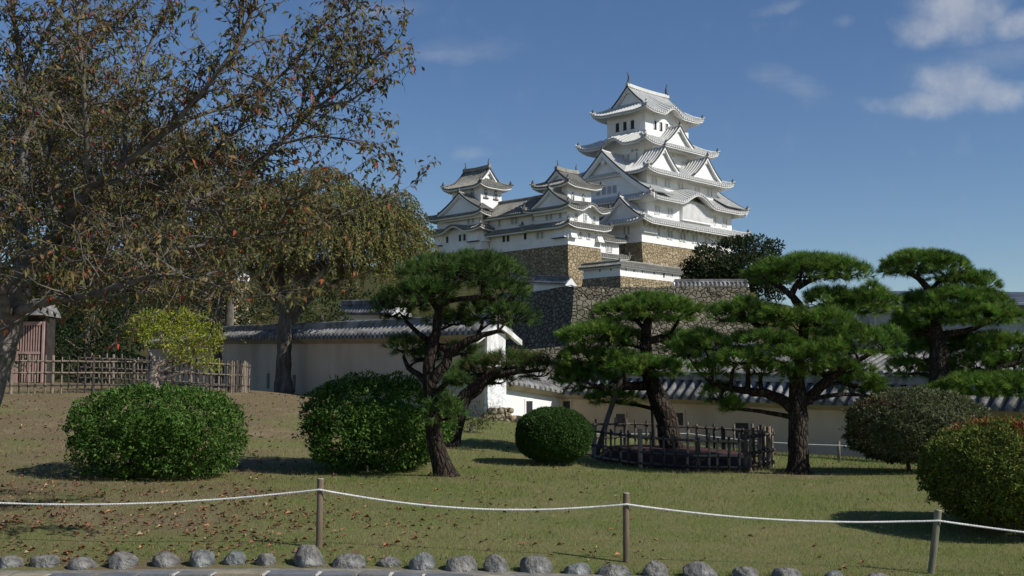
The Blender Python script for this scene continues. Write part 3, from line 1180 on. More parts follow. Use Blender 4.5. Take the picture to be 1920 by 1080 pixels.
def roof_side(mb, shape, side, hmax, over, tile, white, dark, pitch=.72, rh=.2, nst=7, tip=.26, soffit_rise=.45, soffit_side=True, fas=.26):
    W = side.W
    cols = []
    n = max(2, round(W / pitch))
    for k in range(n):
        for fx_, fz_ in PROF:
            cols.append(((k + fx_) / n * W, fz_ * rh))
    cols.append((W, 0.))
    V_, F_ = [], []
    for x_, dz in cols:
        hm = max(0.0, hmax(x_))
        z0 = shape.zf(side, x_, 0)
        V_.append(side(x_, 0.0, z0 - tip))
        for j in range(nst + 1):
            h = hm * j / nst
            V_.append(side(x_, h, shape.zf(side, x_, h) + dz))
    m_ = nst + 2
    pan = PAN.get(tile, tile)
    F2 = []
    for i in range(len(cols) - 1):
        for j in range(m_ - 1):
            q = i * m_ + j
            (F2 if i % len(PROF) == 0 else F_).append((q, q + m_, q + m_ + 1, q + 1))
    if nst > 4:
        F_ = [f for f in F_]
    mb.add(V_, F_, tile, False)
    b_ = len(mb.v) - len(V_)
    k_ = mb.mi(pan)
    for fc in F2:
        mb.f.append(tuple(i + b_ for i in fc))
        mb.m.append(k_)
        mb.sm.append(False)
    # bright plastered roll ends catch the light along the eave
    # fascia and rafters
    nf = max(4, int(W / .45))
    V_, F_ = [], []
    ins = .14
    for i in range(nf + 1):
        x_ = ins + (W - 2 * ins) * i / nf
        z0 = shape.zf(side, x_, 0)
        V_ += [side(x_, ins, z0 - tip + .05), side(x_, ins, z0 - tip - fas)]
    for i in range(nf):
        F_.append((2 * i, 2 * i + 2, 2 * i + 3, 2 * i + 1))
    mb.add(V_, F_, white)
    if over > .3:
        rp = .62
        nrf = max(3, int(W / rp))
        cs = []
        for k in range(nrf):
            for fx_, dz in ((0, 0), (.5, 0), (.5, -.2), (1.0, -.2)):
                cs.append((ins + (W - 2 * ins) * (k + fx_) / nrf, dz))
        V_, F_ = [], []
        for x_, dz in cs:
            hm = max(ins, min(over, x_, W - x_))
            z0 = shape.zf(side, x_, 0) - tip - fas + .10 + dz
            for j in range(4):
                h = ins + (hm - ins) * j / 3
                V_.append(side(x_, h, z0 + .2 * (1 if dz == 0 else 1) - .2 + (h - ins) * soffit_rise))
        for i in range(len(cs) - 1):
            for j in range(3):
                q = i * 4 + j
                F_.append((q, q + 4, q + 5, q + 1))
        mb.add(V_, F_, white)


def hip_ridges(mb, shape, rect, runs, tile, dark, rad=.24, skip=()):
    r0, l0, r1, l1 = rect
    for key, sd, atx in (('RL', 'R', 0), ('RB', 'R', 1), ('BL', 'B', 0), ('BB', 'B', 1)):
        if key in skip:
            continue
        side = Side(rect, sd)
        hm = runs[key]
        pts = []
        for j in range(9):
            h = -.18 + (hm + .18) * j / 8
            x_ = h if atx == 0 else side.W - h
            zz = shape.zf(side, max(0.0, min(side.W, x_)), max(0, h)) + .16 + (.18 if j == 0 else 0)
            pts.append(side(x_, h, zz))
        mb.tube(pts, [rad * 1.1] + [rad] * 8, tile, 6)
        # demon-tile end piece
        q = side(.25 if atx == 0 else side.W - .25, .25, 0)
        z = pts[0][2]
        ornament(mb, (q[0], q[1], z + .05), .28, .75, dark)


def ornament(mb, pos, w_, h_, mat):
    x_, y_, z_ = pos
    mb.hexa([(x_ - w_, y_ - w_ * .7, z_), (x_ + w_, y_ - w_ * .7, z_), (x_ + w_, y_ + w_ * .7, z_), (x_ - w_, y_ + w_ * .7, z_)],
            [(x_ - w_ * .35, y_ - w_ * .3, z_ + h_ * .7), (x_ + w_ * .35, y_ - w_ * .3, z_ + h_ * .7), (x_ + w_ * .35, y_ + w_ * .3, z_ + h_ * .7), (x_ - w_ * .35, y_ + w_ * .3, z_ + h_ * .7)], mat)
    mb.hexa([(x_ - w_ * .3, y_ - w_ * .25, z_ + h_ * .7), (x_ + w_ * .3, y_ - w_ * .25, z_ + h_ * .7), (x_ + w_ * .3, y_ + w_ * .25, z_ + h_ * .7), (x_ - w_ * .3, y_ + w_ * .25, z_ + h_ * .7)],
            [(x_ - w_ * .08, y_ - w_ * .08, z_ + h_), (x_ + w_ * .08, y_ - w_ * .08, z_ + h_), (x_ + w_ * .08, y_ + w_ * .08, z_ + h_), (x_ - w_ * .08, y_ + w_ * .08, z_ + h_)], mat)


def shachi(root, pos, h_, sgn, axis_, mat):
    """curled fish ornament standing on the ridge end"""
    mb = MB()
    pts, rad = [], []
    for j in range(9):
        s = j / 8
        a_ = sgn * (.50 * math.sin(s * 2.6) - .28 * s) * h_ * .42
        pts.append((pos[0] + (a_ if axis_ == 'r' else 0), pos[1] + (a_ if axis_ == 'l' else 0), pos[2] + s * h_))
        rad.append(h_ * (.15 - .10 * s) * (1.15 if j < 2 else 1))
    mb.tube(pts, rad, mat, 7)
    tx, ty, tz = pts[-1]
    for q in (-1, 1):
        e = (tx + (q * .20 * h_ if axis_ == 'r' else 0), ty + (q * .2 * h_ if axis_ == 'l' else 0), tz + .20 * h_)
        mb.tube([pts[-1], e], [h_ * .05, .02], mat, 5)
    for j in (2, 3, 4, 5):
        q = pts[j]
        e = (q[0] - (sgn * .2 * h_ if axis_ == 'r' else 0), q[1] - (sgn * .2 * h_ if axis_ == 'l' else 0), q[2] + .08 * h_)
        mb.tube([q, e], [h_ * .035, .015], mat, 4)
    return mb.build('ridge_ornament', root)


def gable_dormer(root, rect, which, xc, hw, hg, zb, h0, h1, tile, white, dark, pitch=.72, rh=.2, bd=.5, name='gable', kick=.3, panel_in=.7, grow=0.0):
    side = Side(rect, which)
    mb = MB()
    nu = 12

    def prof(u):                 # u 0 at ridge, 1 at foot
        return (1 - u) * (1 - kick) + kick * (1 - u) ** 2

    L = h1 - h0
    n = max(2, round(L / pitch))
    cols = []
    for k in range(n):
        for fx_, fz_ in PROF:
            cols.append((h0 + (k + fx_) / n * L, fz_ * rh))
    cols.append((h1, 0))
    for sg in (-1, 1):
        V_, F_ = [], []
        for h, dz in cols:
            for j in range(nu + 1):
                u = j / nu
                V_.append(side(xc + sg * hw * u, h, zb + hg * prof(u) + dz + .05))
        F2 = []
        for i in range(len(cols) - 1):
            for j in range(nu):
                q = i * (nu + 1) + j
                (F2 if i % len(PROF) == 0 else F_).append((q, q + nu + 1, q + nu + 2, q + 1))
        mb.add(V_, F_, tile)
        b_ = len(mb.v) - len(V_)
        k_ = mb.mi(PAN.get(tile, tile))
        for fc in F2:
            mb.f.append(tuple(i + b_ for i in fc))
            mb.m.append(k_)
            mb.sm.append(False)
        # front tile edge: dark line over the white barge board
        for (ha, hb, d0, d1, mt) in ((h0 - .06, h0 + .05, .26, -.10, dark), (h0 + .02, h0 + .22, -.10, -.10 - bd, white), (h0 + .24, h0 + .34, -.10, -.16 - bd * 1.35, white)):
            V_, F_ = [], []
            for j in range(nu + 1):
                u = j / nu
                xq = xc + sg * hw * u
                z = zb + hg * prof(u) + .05
                # shift along the slope so the board keeps its width
                V_ += [side(xq, ha, z + d0), side(xq, ha, z + d1), side(xq, hb, z + d1), side(xq, hb, z + d0)]
            for j in range(nu):
                q = j * 4
                for a_, b_ in ((0, 1), (1, 2), (2, 3), (3, 0)):
                    F_.append((q + a_, q + b_, q + 4 + b_, q + 4 + a_))
            F_ += [(0, 1, 2, 3), (nu * 4, nu * 4 + 3, nu * 4 + 2, nu * 4 + 1)]
            mb.add(V_, F_, mt)
    # recessed white gable panel
    pts = []
    for j in range(-nu, nu + 1):
        u = abs(j) / nu
        pts.append(side(xc + hw * j / nu, h0 + panel_in, zb + hg * prof(u) - .05))
    b0, b1 = side(xc + hw, h0 + panel_in, zb - 1.6), side(xc - hw, h0 + panel_in, zb - 1.6)
    for j in range(len(pts) - 1):
        a_, b_ = pts[j], pts[j + 1]
        mb.add([a_, b_, (b_[0], b_[1], zb - 1.6), (a_[0], a_[1], zb - 1.6)], [(0, 1, 2, 3)], white)
    # hanging pendant below the apex
    if hg > 1.8:
        s_ = hg * .10
        za = zb + hg - bd - s_ * 1.2
        for dx, dz, q in ((0, 0, 1.0), (-.9, .35, .6), (.9, .35, .6)):
            c0 = [(dx - q * .6, dz), (dx, dz + q * .6), (dx + q * .6, dz), (dx, dz - q * .9)]
            mb.hexa([side(xc + a_ * s_, h0 + .30, za + b_ * s_) for a_, b_ in c0], [side(xc + a_ * s_, h0 + .42, za + b_ * s_) for a_, b_ in c0], white)
    # ridge
    zr = zb + hg + .12
    pts = [side(xc, h0 - .15 + (L + .15) * j / 6, zr + (.22 * (1 - j / 2) ** 2 if j < 2 else 0)) for j in range(7)]
    mb.tube(pts, .26, tile, 8)
    q = side(xc, h0 + .05, zr + .15)
    ornament(mb, q, .32, 1.0, dark)
    for sg in (-1, 1):
        q = side(xc + sg * hw * .985, h0 + .1, zb + .1)
        ornament(mb, q, .24, .55, dark)
    return mb.build(name, root)


def wall_box(root, rect, z0, z1, mat, name='wall'):
    r0, l0, r1, l1 = rect
    mb = MB()
    mb.box(r0, l0, z0, r1, l1, z1, mat)
    return mb.build(name, root)


def skirt(root, rect, inner, z, slope, curve, up, over_rect, tile, white, dark, bulges=None, pitch=.72, href=None, sides='RLBF', rh=.2, name='roof', fas=.26, rad=.24, Lc=4.0):
    r0, l0, r1, l1 = rect
    runs = {'R': inner[1] - l0, 'L': inner[0] - r0, 'B': l1 - inner[3], 'F': r1 - inner[2]}
    ov = {'R': over_rect[1] - l0, 'L': over_rect[0] - r0, 'B': l1 - over_rect[3], 'F': r1 - over_rect[2]}
    shape = RoofShape(rect, z, slope, curve, up, Lc=Lc, href=href or max(runs.values()), bulges=bulges)
    mb = MB()
    for sd in sides:
        side = Side(rect, sd)
        a_, b_ = {'R': ('L', 'F'), 'B': ('L', 'F'), 'L': ('R', 'B'), 'F': ('R', 'B')}[sd]
        W = side.W

        def hm(x_, sd=sd, W=W):
            return min(runs[sd] + .06, x_, W - x_)
        roof_side(mb, shape, side, hm, ov[sd], tile, white, dark, pitch, rh, fas=fas)
    hip_ridges(mb, shape, rect, skip=() if len(sides) == 4 else ('RL', 'BL', 'BB') if 'B' not in sides else ('RL', 'BL'), tile=tile, dark=dark, rad=rad, runs={'RL': min(runs['R'], runs['L']), 'RB': min(runs['R'], runs['F']), 'BL': min(runs['B'], runs['L']), 'BB': min(runs['B'], runs['F'])})
    return mb.build(name, root), shape


def irimoya(root, rect, over_rect, z, zr, g, ax, up, tile, white, dark, bulges=None, pitch=.72, rh=.2, orn=2.0, fas=.26, rad=.24, Lc=4.0, convex=.0):
    """hip-and-gable top roof; ax is the direction of its ridge"""
    r0, l0, r1, l1 = rect
    half = ((l1 - l0) if ax == 'r' else (r1 - r0)) / 2
    H = zr - z
    slope = .62 * H / half
    curve = .38 * H / half ** 2
    shape = RoofShape(rect, z, slope, curve, up, Lc=Lc, href=half * .8, bulges=bulges)
    mb = MB()
    long_, short_ = ('RB', 'LF') if ax == 'r' else ('LF', 'RB')
    for sd in long_:
        side = Side(rect, sd)
        W = side.W
        ov = (over_rect[1] - l0) if sd in 'RB' else (over_rect[0] - r0)
        roof_side(mb, shape, side, lambda x_, W=W: (half if g - .001 <= x_ <= W - g + .001 else min(x_, W - x_, half)), ov, tile, white, dark, pitch, rh, 9, fas=fas)
    for sd in short_:
        side = Side(rect, sd)
        W = side.W
        ov = (over_rect[1] - l0) if sd in 'RB' else (over_rect[0] - r0)
        roof_side(mb, shape, side, lambda x_, W=W: min(x_, W - x_, g + .75), ov, tile, white, dark, pitch, rh, 6, fas=fas)
    hip_ridges(mb, shape, rect, {k: g for k in ('RL', 'RB', 'BL', 'BB')}, tile, dark, rad)
    roof = mb.build('roof', root)
    # gables
    for sd in short_:
        side = Side(rect, sd)
        gb = MB()
        W = side.W
        n = 16
        sl = Side(rect, long_[0])

        def zat(x_):
            h = min(x_, W - x_)
            return z + slope * h + curve * h * h
        pts = []
        for j in range(n + 1):
            x_ = g * .8 + (W - 1.6 * g) * j / n
            pts.append((x_, zat(x_) - .1))
        zb = z + slope * g * .6
        for j in range(n):
            (xa, za), (xb, zb_) = pts[j], pts[j + 1]
            gb.add([side(xa, g + .55, za), side(xb, g + .55, zb_), side(xb, g + .55, zb), side(xa, g + .55, zb)], [(0, 1, 2, 3)], white)
        for (ha, hb, d0, d1, mt) in ((g - .16, g + .02, .28, -.12, dark), (g - .02, g + .16, -.13, -.62, white), (g + .2, g + .3, -.1, -.9, white)):
            V_, F_ = [], []
            for j in range(n + 1):
                x_ = g * .8 + (W - 1.6 * g) * j / n
                zz = zat(x_)
                V_ += [side(x_, ha, zz + d0), side(x_, ha, zz + d1), side(x_, hb, zz + d1), side(x_, hb, zz + d0)]
            for j in range(n):
                q = j * 4
                for a_, b_ in ((0, 1), (1, 2), (2, 3), (3, 0)):
                    F_.append((q + a_, q + b_, q + 4 + b_, q + 4 + a_))
            gb.add(V_, F_, mt)
        s_ = H * .07
        za = zr - .75 - s_
        for dx, dz, q in ((0, 0, 1.0), (-.9, .35, .6), (.9, .35, .6)):
            c0 = [(dx - q * .6, dz), (dx, dz + q * .6), (dx + q * .6, dz), (dx, dz - q * .9)]
            gb.hexa([side(W / 2 + a_ * s_, g + .22, za + b_ * s_) for a_, b_ in c0], [side(W / 2 + a_ * s_, g + .36, za + b_ * s_) for a_, b_ in c0], white)
        gb.build('gable', root)
    # ridge beam
    rd = MB()
    m_ = ((l0 + l1) / 2) if ax == 'r' else ((r0 + r1) / 2)
    e0, e1 = ((r0 + g - .1, r1 - g + .1) if ax == 'r' else (l0 + g - .1, l1 - g + .1))
    nr = 8
    for k in range(nr):
        xa, xb = e0 + (e1 - e0) * k / nr, e0 + (e1 - e0) * (k + 1) / nr
        sa_, sb_ = .18 * (2 * k / nr - 1) ** 2, .18 * (2 * (k + 1) / nr - 1) ** 2
        for hw, z0, z1 in ((.36, -.1, .42), (.26, .42, .62)):
            if ax == 'r':
                rd.hexa([(xa, m_ - hw, zr + z0 + sa_), (xb, m_ - hw, zr + z0 + sb_), (xb, m_ + hw, zr + z0 + sb_), (xa, m_ + hw, zr + z0 + sa_)],
                        [(xa, m_ - hw, zr + z1 + sa_), (xb, m_ - hw, zr + z1 + sb_), (xb, m_ + hw, zr + z1 + sb_), (xa, m_ + hw, zr + z1 + sa_)], tile)
            else:
                rd.hexa([(m_ - hw, xa, zr + z0 + sa_), (m_ + hw, xa, zr + z0 + sa_), (m_ + hw, xb, zr + z0 + sb_), (m_ - hw, xb, zr + z0 + sb_)],
                        [(m_ - hw, xa, zr + z1 + sa_), (m_ + hw, xa, zr + z1 + sa_), (m_ + hw, xb, zr + z1 + sb_), (m_ - hw, xb, zr + z1 + sb_)], tile)
    rd.build('ridge', root)
    for e, sg in ((e0 + .4, 1), (e1 - .4, -1)):
        pos = (e, m_, zr + .7) if ax == 'r' else (m_, e, zr + .7)
        shachi(root, pos, orn, sg, ax, dark)
    return roof, shape


def window(root, rect, which, x_, z, w_, h_, bars=3, dark=None, frame=.10, proud=.05, arch=False, sill=None):
    """x_ measured in building coordinates along the wall face"""
    r0, l0, r1, l1 = rect
    side = Side(rect, which)
    x_ = x_ - (r0 if which in 'RB' else l0)
    mb = MB()
    pane = M['window_dark'] if dark else M['window_grey']

    def bx(xa, za, xb, zb, pa_, pb_, mt):
        lo = [side(xa, -pb_, za), side(xb, -pb_, za), side(xb, -pa_, za), side(xa, -pa_, za)]
        hi = [side(xa, -pb_, zb), side(xb, -pb_, zb), side(xb, -pa_, zb), side(xa, -pa_, zb)]
        mb.hexa(lo, hi, mt)
    hw = w_ / 2
    if not arch:
        bx(x_ - hw, z - h_ / 2, x_ + hw, z + h_ / 2, .01, proud, pane)
        if frame:
            bx(x_ - hw - frame, z - h_ / 2, x_ - hw, z + h_ / 2, .01, proud + .1, M['plaster'])
            bx(x_ + hw, z - h_ / 2, x_ + hw + frame, z + h_ / 2, .01, proud + .1, M['plaster'])
            bx(x_ - hw - frame, z + h_ / 2, x_ + hw + frame, z + h_ / 2 + frame, .01, proud + .13, M['plaster'])
            bx(x_ - hw - frame, z - h_ / 2 - frame, x_ + hw + frame, z - h_ / 2, .01, proud + .13, M['dark_tile'] if sill else M['plaster'])
        o_ = mb.build('window', root)
        if bars:
            mb = MB()
            for k in range(bars):
                xc = x_ - hw + w_ * (k + .5) / bars
                bw = w_ / bars * .17
                bx(xc - bw, z - h_ / 2, xc + bw, z + h_ / 2, proud, proud + .06, M['plaster'])
            b_ = mb.build('lattice', None)
            b_.parent = o_
        return o_
    # bell-shaped window with a dark frame
    def outline(k_):
        pts = []
        for q in (-1.15, -1.0, -.92, -.85, -.62, -.3, 0, .3, .62, .85, .92, 1.0, 1.15):
            tq = abs(q)
            zz = -.5 if tq > 1.1 else (-.15 if tq > .95 else (.05 if tq > .9 else (.2 if tq > .8 else (.36 if tq > .5 else (.46 if tq > .1 else .56)))))
            pts.append((q * hw * k_, zz * h_ * (k_ if zz > 0 else 1)))
        return pts
    for k_, pa_, pb_, mt in ((1.22, .01, .05, M['dark_tile']), (.92, .01, .08, M['plaster']), (.5, .01, .10, M['window_grey'])):
        p2 = outline(k_)
        lo = [side(x_ + a_, -pa_, z + b_) for a_, b_ in p2]
        hi = [side(x_ + a_, -pb_, z + b_) for a_, b_ in p2]
        mb.hexa(lo, hi, mt)
    bx(x_ - hw * 1.7, z - h_ * .5 - .18, x_ + hw * 1.7, z - h_ * .5, .01, .22, M['dark_tile'])
    return mb.build('window', root)


def stone_base(root, rect, z0, z1, flare, mat=None, name='stone_base'):
    r0, l0, r1, l1 = rect
    mb = MB()
    n = 8
    rings = []
    for j in range(n + 1):
        tt = j / n
        o_ = flare * tt ** 1.5
        z = z1 + (z0 - z1) * tt
        rings.append([(r0 - o_, l0 - o_, z), (r1 + o_, l0 - o_, z), (r1 + o_, l1 + o_, z), (r0 - o_, l1 + o_, z)])
    V_ = [q for rg in rings for q in rg]
    F_ = []
    for j in range(n):
        for k in range(4):
            F_.append((j * 4 + k, j * 4 + (k + 1) % 4, j * 4 + 4 + (k + 1) % 4, j * 4 + 4 + k))
    F_.append((0, 1, 2, 3))
    mb.add(V_, F_, mat or M['stone_castle'])
    return mb.build(name, root)


def chute(root, rect, which, x0, x1, z0, z1, d=.7):
    """projecting stone-dropping bay with a sloping skirt"""
    r0, l0, r1, l1 = rect
    side = Side(rect, which)
    off = r0 if which in 'RB' else l0
    x0, x1 = x0 - off, x1 - off
    mb = MB()
    lo = [side(x0, -d, z0), side(x1, -d, z0), side(x1, .02, z0), side(x0, .02, z0)]
    hi = [side(x0, -.06, z1), side(x1, -.06, z1), side(x1, .02, z1), side(x0, .02, z1)]
    mb.hexa(lo, hi, M['plaster'])
    lo = [side(x0 - .1, -d - .08, z0 - .12), side(x1 + .1, -d - .08, z0 - .12), side(x1 + .1, .02, z0 - .12), side(x0 - .1, .02, z0 - .12)]
    hi = [(a_, b_, z0) for a_, b_, c_ in lo]
    mb.hexa(lo, hi, M['dark_tile'] if which == 'L' else M['plaster'])
    return mb.build('stone_drop_bay', root)


# ---- main keep
KO = at(1203.5, 453, 230)
keep = empty('castle_keep', KO, 'tall white main keep with five stacked pale tile roofs on a tan stone base', 'castle', rz=ALPHA)
T, PW, DT = M['keep_tile'], M['plaster'], M['dark_tile']
f1, f2, f3, f4, f5 = (0, 0, 32.3, 22), (2.4, .3, 32.3, 21.7), (3.8, 1.5, 28.6, 20), (7.5, 5.0, 26.75, 17.6), (10, 6.5, 25.4, 16.8)
wall_box(keep, f1, 0, 5.0, PW)
wall_box(keep, f2, 4.6, 10.2, PW)
wall_box(keep, f3, 10.0, 15.9, PW)
wall_box(keep, f4, 15.6, 23.0, PW)
wall_box(keep, f5, 22.6, 30.4, PW)
stone_base(keep, (0.1, .1, 32.2, 21.9), -9.5, -.02, 4.0)
skirt(keep, (-2.4, -2.4, 35.2, 24.4), f2, 4.0, .46, .012, .8, f1, T, PW, DT)
skirt(keep, (0, -2.3, 35.2, 24.0), f3, 9.1, .56, .018, .8, f2, T, PW, DT, bulges={'R': [(17.0, 6.6, 2.3)]})
skirt(keep, (.9, -1.1, 31.5, 22.6), f4, 14.7, .50, .012, .8, f3, T, PW, DT)
skirt(keep, (4.3, 2.1, 30.6, 20.6), f5, 21.7, .52, .012, .9, f4, T, PW, DT, bulges={'L': [(8.9, 3.6, 1.5)]})
irimoya(keep, (7.4, 4.2, 28.1, 19.1), f5, 29.2, 35.4, 3.1, 'r', .8, T, PW, DT, bulges={'R': [(10.0, 3.8, 1.7)]}, orn=2.2)
# dormer gables of the sunlit face and of the shaded face
gable_dormer(keep, (4.3, 2.1, 30.6, 20.6), 'R', 13.1, 5.0, 4.2, 22.4, .8, 4.6, T, PW, DT)
gable_dormer(keep, (.9, -1.1, 31.5, 22.6), 'R', 6.9, 4.7, 4.5, 15.7, .9, 6.2, T, PW, DT)
gable_dormer(keep, (.9, -1.1, 31.5, 22.6), 'R', 22.0, 5.0, 4.5, 15.7, .9, 6.2, T, PW, DT)
gable_dormer(keep, (0, -2.3, 35.2, 24.0), 'L', 13.0, 13.2, 9.9, 9.8, .7, 7.6, T, PW, DT, bd=.9, panel_in=1.0, kick=.30)
gable_dormer(keep, (0, -2.3, 35.2, 24.0), 'F', 13.0, 13.0, 9.9, 9.8, .7, 8.0, T, PW, DT, bd=.9, panel_in=1.0, kick=.30)
gable_dormer(keep, (-2.4, -2.4, 35.2, 24.4), 'L', 6.7, 5.2, 4.2, 4.9, .8, 4.9, T, PW, DT)
for x_ in (5.4, 8.7, 9.75, 13.0, 14.2, 17.4, 18.6, 21.8, 23.0, 26.2, 27.4):
    window(keep, f1, 'R', x_, 2.25, .62, 1.7, 2)
for x_ in (4.95, 6.0, 9.2, 10.3, 24.9, 25.9, 29.05, 30.1):
    window(keep, f2, 'R', x_, 7.0, .6, 1.7, 2)
for x_ in (5.6, 6.75, 10.0, 11.1, 14.6, 15.7, 20.6, 21.7, 25.2, 26.4):
    window(keep, f3, 'R', x_, 13.0, .55, 1.5, 2)
for x_ in (11.0, 12.0, 20.7, 21.75):
    window(keep, f4, 'R', x_, 19.2, .5, 1.3, 2)
window(keep, f4, 'R', 17.4, 20.5, .9, .5, 4)
for x_ in (13.0, 15.05, 17.1, 19.15):
    window(keep, f5, 'R', x_ + .35, 26.75, .75, 1.75, 0, dark=True, frame=.08, sill=True)
for x_ in (13.87, 11.84, 9.81):
    window(keep, f5, 'L', x_, 26.8, .95, 1.8, 0, dark=True, frame=.08, sill=True)
for x_ in (10.3, 9.05, 6.8):
    window(keep, f4, 'L', x_, 19.3, .5, 1.3, 2)
for x_ in (7.9, 6.8):
    window(keep, f4, 'L', x_, 20.5, .9, .5, 4)
for x_ in (4.24, 3.2):
    window(keep, f1, 'L', x_, 2.65, .6, 1.8, 2)
grect = (1.72, 0, 30, 22)
for x_ in (12.6, 11.05, 9.6, 8.2):
    window(keep, grect, 'L', x_, 11.7, 1.0, 1.6, 4, frame=0)
# projecting lattice bay under the undulating gable
mb = MB()
mb.box(13.3, -.35, 5.7, 24.2, .28, 9.7, PW)
nb = 26
for k in range(nb):
    xx = 13.5 + 10.5 * k / (nb - 1)
    mb.box(xx - .1, -.47, 6.1, xx + .1, -.352, 9.4, PW)
mb.build('lattice_bay', keep)
mb = MB()
mb.box(0.05, -.55, 1.9, 4.6, -.02, 2.55, PW)
mb.build('hood', keep)
# plaster brackets below the second roof
mb = MB()
for k in range(20):
    xx = 1.0 + 30.3 * k / 19
    mb.hexa([(xx - .12, -.02, 2.9), (xx + .12, -.02, 2.9), (xx + .12, -.3, 3.2), (xx - .12, -.3, 3.2)], [(xx - .12, -.02, 4.2), (xx + .12, -.02, 4.2), (xx + .12, -1.7, 4.1), (xx - .12, -1.7, 4.1)], PW)
mb.build('bracket', keep)

# ---- west small keep
WO = at(1065, 458, 215)
west = empty('castle_turret', WO, 'three-storey white turret with grey roofs nearest below the main keep', 'castle', 'small turrets of the castle', rz=ALPHA)
G = M['grey_tile']
g1, g2, g3 = (0, 0, 9.5, 9.0), (.25, .25, 9.3, 8.8), (2.6, 2.3, 9.4, 8.6)
wall_box(west, g1, 0, 4.0, PW)
wall_box(west, g2, 3.7, 7.6, PW)
wall_box(west, g3, 7.4, 12.3, PW)
stone_base(west, (.1, .1, 9.4, 8.9), -9.8, -.02, 2.2)
skirt(west, (-1.6, -1.6, 11.1, 10.6), g2, 3.55, .48, .01, .6, g1, G, PW, DT, pitch=.58, rh=.15, fas=.25, rad=.18, Lc=3)
skirt(west, (-1.4, -1.4, 11.0, 10.4), g3, 6.95, .42, .01, .6, g2, G, PW, DT, bulges={'R': [(7.0, 3.1, 1.2)]}, pitch=.58, rh=.15, fas=.25, rad=.18, Lc=3)
irimoya(west, (.9, .7, 11.1, 10.2), g3, 11.75, 15.0, 2.0, 'r', .6, G, PW, DT, pitch=.58, rh=.15, orn=1.1, fas=.25, rad=.18, Lc=3)
gable_dormer(west, (-1.4, -1.4, 11.0, 10.4), 'L', 5.3, 4.4, 3.0, 7.6, .4, 4.2, G, PW, DT, pitch=.58, rh=.15, bd=.4, panel_in=.5)
for x_ in (3.47, 5.84):
    window(west, g1, 'R', x_, 2.1, .85, 1.1, 3, dark=True)
for x_ in (2.55, 5.2, 7.7):
    window(west, g2, 'R', x_, 5.5, .8, 1.2, 3)
for x_ in (4.1, 7.15):
    window(west, g3, 'R', x_, 9.6, .8, 1.5, arch=True)
window(west, g3, 'L', 4.0, 11.0, .7, .8, 3)
for x_ in (7.5, 6.35):
    window(west, g1, 'L', x_, 2.3, .7, 1.2, 3)
for x_ in (5.4, 4.3, 2.0):
    window(west, g2, 'L', x_, 5.7, .75, 1.3, 3)
chute(west, g1, 'L', .3, 3.4, 1.4, 3.4)
chute(west, g1, 'R', .3, 2.0, 1.4, 3.4)
chute(west, g1, 'R', 7.9, 9.4, 1.2, 3.1, .9)

# ---- corridor between the two turrets
cor = empty('castle_corridor', WO, 'long two-storey white corridor wing with a grey roof between two turrets', 'castle', rz=ALPHA)
c1, c2 = (.12, 8.9, 6.4, 20.6), (.3, 8.7, 6.2, 20.8)
wall_box(cor, c1, 0, 4.0, PW)
wall_box(cor, c2, 3.7, 7.6, PW)
stone_base(cor, (.18, 8.8, 6.4, 20.7), -9.8, -.02, 2.2)
for (rect, z, run, ov, sl) in (((-1.5, 9.2, 8.0, 21.0), 3.5, 1.85, 1.6, .48), ((-1.25, 8.6, 7.8, 21.2), 6.85, 4.5, 1.5, .72)):
    mb = MB()
    shp = RoofShape(rect, z, sl, .012, 0.0, href=5)
    for sd in 'LF':
        s_ = Side(rect, sd)
        roof_side(mb, shp, s_, lambda x_, run=run: run, ov, G, PW, DT, .58, .15, 5, fas=.22)
    if run < 3:
        mb.build('roof', cor)
mb.tube([(3.25, 8.7, 10.5), (3.25, 15, 10.45), (3.25, 21.1, 10.5)], .32, G, 8)
mb.build('roof', cor)
for x_ in (10.86, 16.6, 15.45):
    window(cor, c1, 'L', x_, 2.5, .75, 1.2, 0, dark=True)
for x_ in (8.95, 14.48, 13.44, 18.0):
    window(cor, c2, 'L', x_, 5.85, .75, 1.3, 3)

# ---- northwest small keep
NO_ = at(901, 467, 228)
nw = empty('castle_turret', NO_, 'three-storey white turret with grey roofs at the left end of the castle', 'castle', 'small turrets of the castle', rz=ALPHA)
h1_, h2_, h3_ = (0, 0, 11.5, 13.2), (.25, .25, 11.2, 12.9), (2.5, 2.5, 8.4, 10.8)
wall_box(nw, h1_, 0, 4.4, PW)
wall_box(nw, h2_, 4.1, 8.0, PW)
wall_box(nw, h3_, 7.8, 13.9, PW)
stone_base(nw, (.1, .1, 11.4, 13.1), -11, -.02, 2.4)
skirt(nw, (-1.6, -1.6, 13.1, 14.8), h2_, 4.1, .48, .01, .6, h1_, G, PW, DT, bulges={'L': [(8.2, 3.9, 1.2)]}, pitch=.58, rh=.15, fas=.25, rad=.18, Lc=3)
skirt(nw, (-1.5, -1.5, 12.8, 14.9), h3_, 7.1, .40, .01, .6, h2_, G, PW, DT, pitch=.58, rh=.15, fas=.25, rad=.18, Lc=3)
irimoya(nw, (.9, .9, 9.9, 12.4), h3_, 13.2, 17.2, 2.0, 'l', .6, G, PW, DT, pitch=.58, rh=.15, orn=1.1, fas=.25, rad=.18, Lc=3)
gable_dormer(nw, (-1.5, -1.5, 12.8, 14.9), 'L', 6.6, 6.2, 3.7, 7.8, .4, 4.6, G, PW, DT, pitch=.58, rh=.15, bd=.4, panel_in=.5)
for x_ in (9.46, 5.72, 4.44):
    window(nw, h1_, 'L', x_, 2.7, .75, 1.3, 0, dark=True)
for x_ in (3.56, 2.3):
    window(nw, h2_, 'L', x_, 6.05, .7, 1.3, 3)
window(nw, h3_, 'L', 5.0, 11.9, .95, 1.6, arch=True)
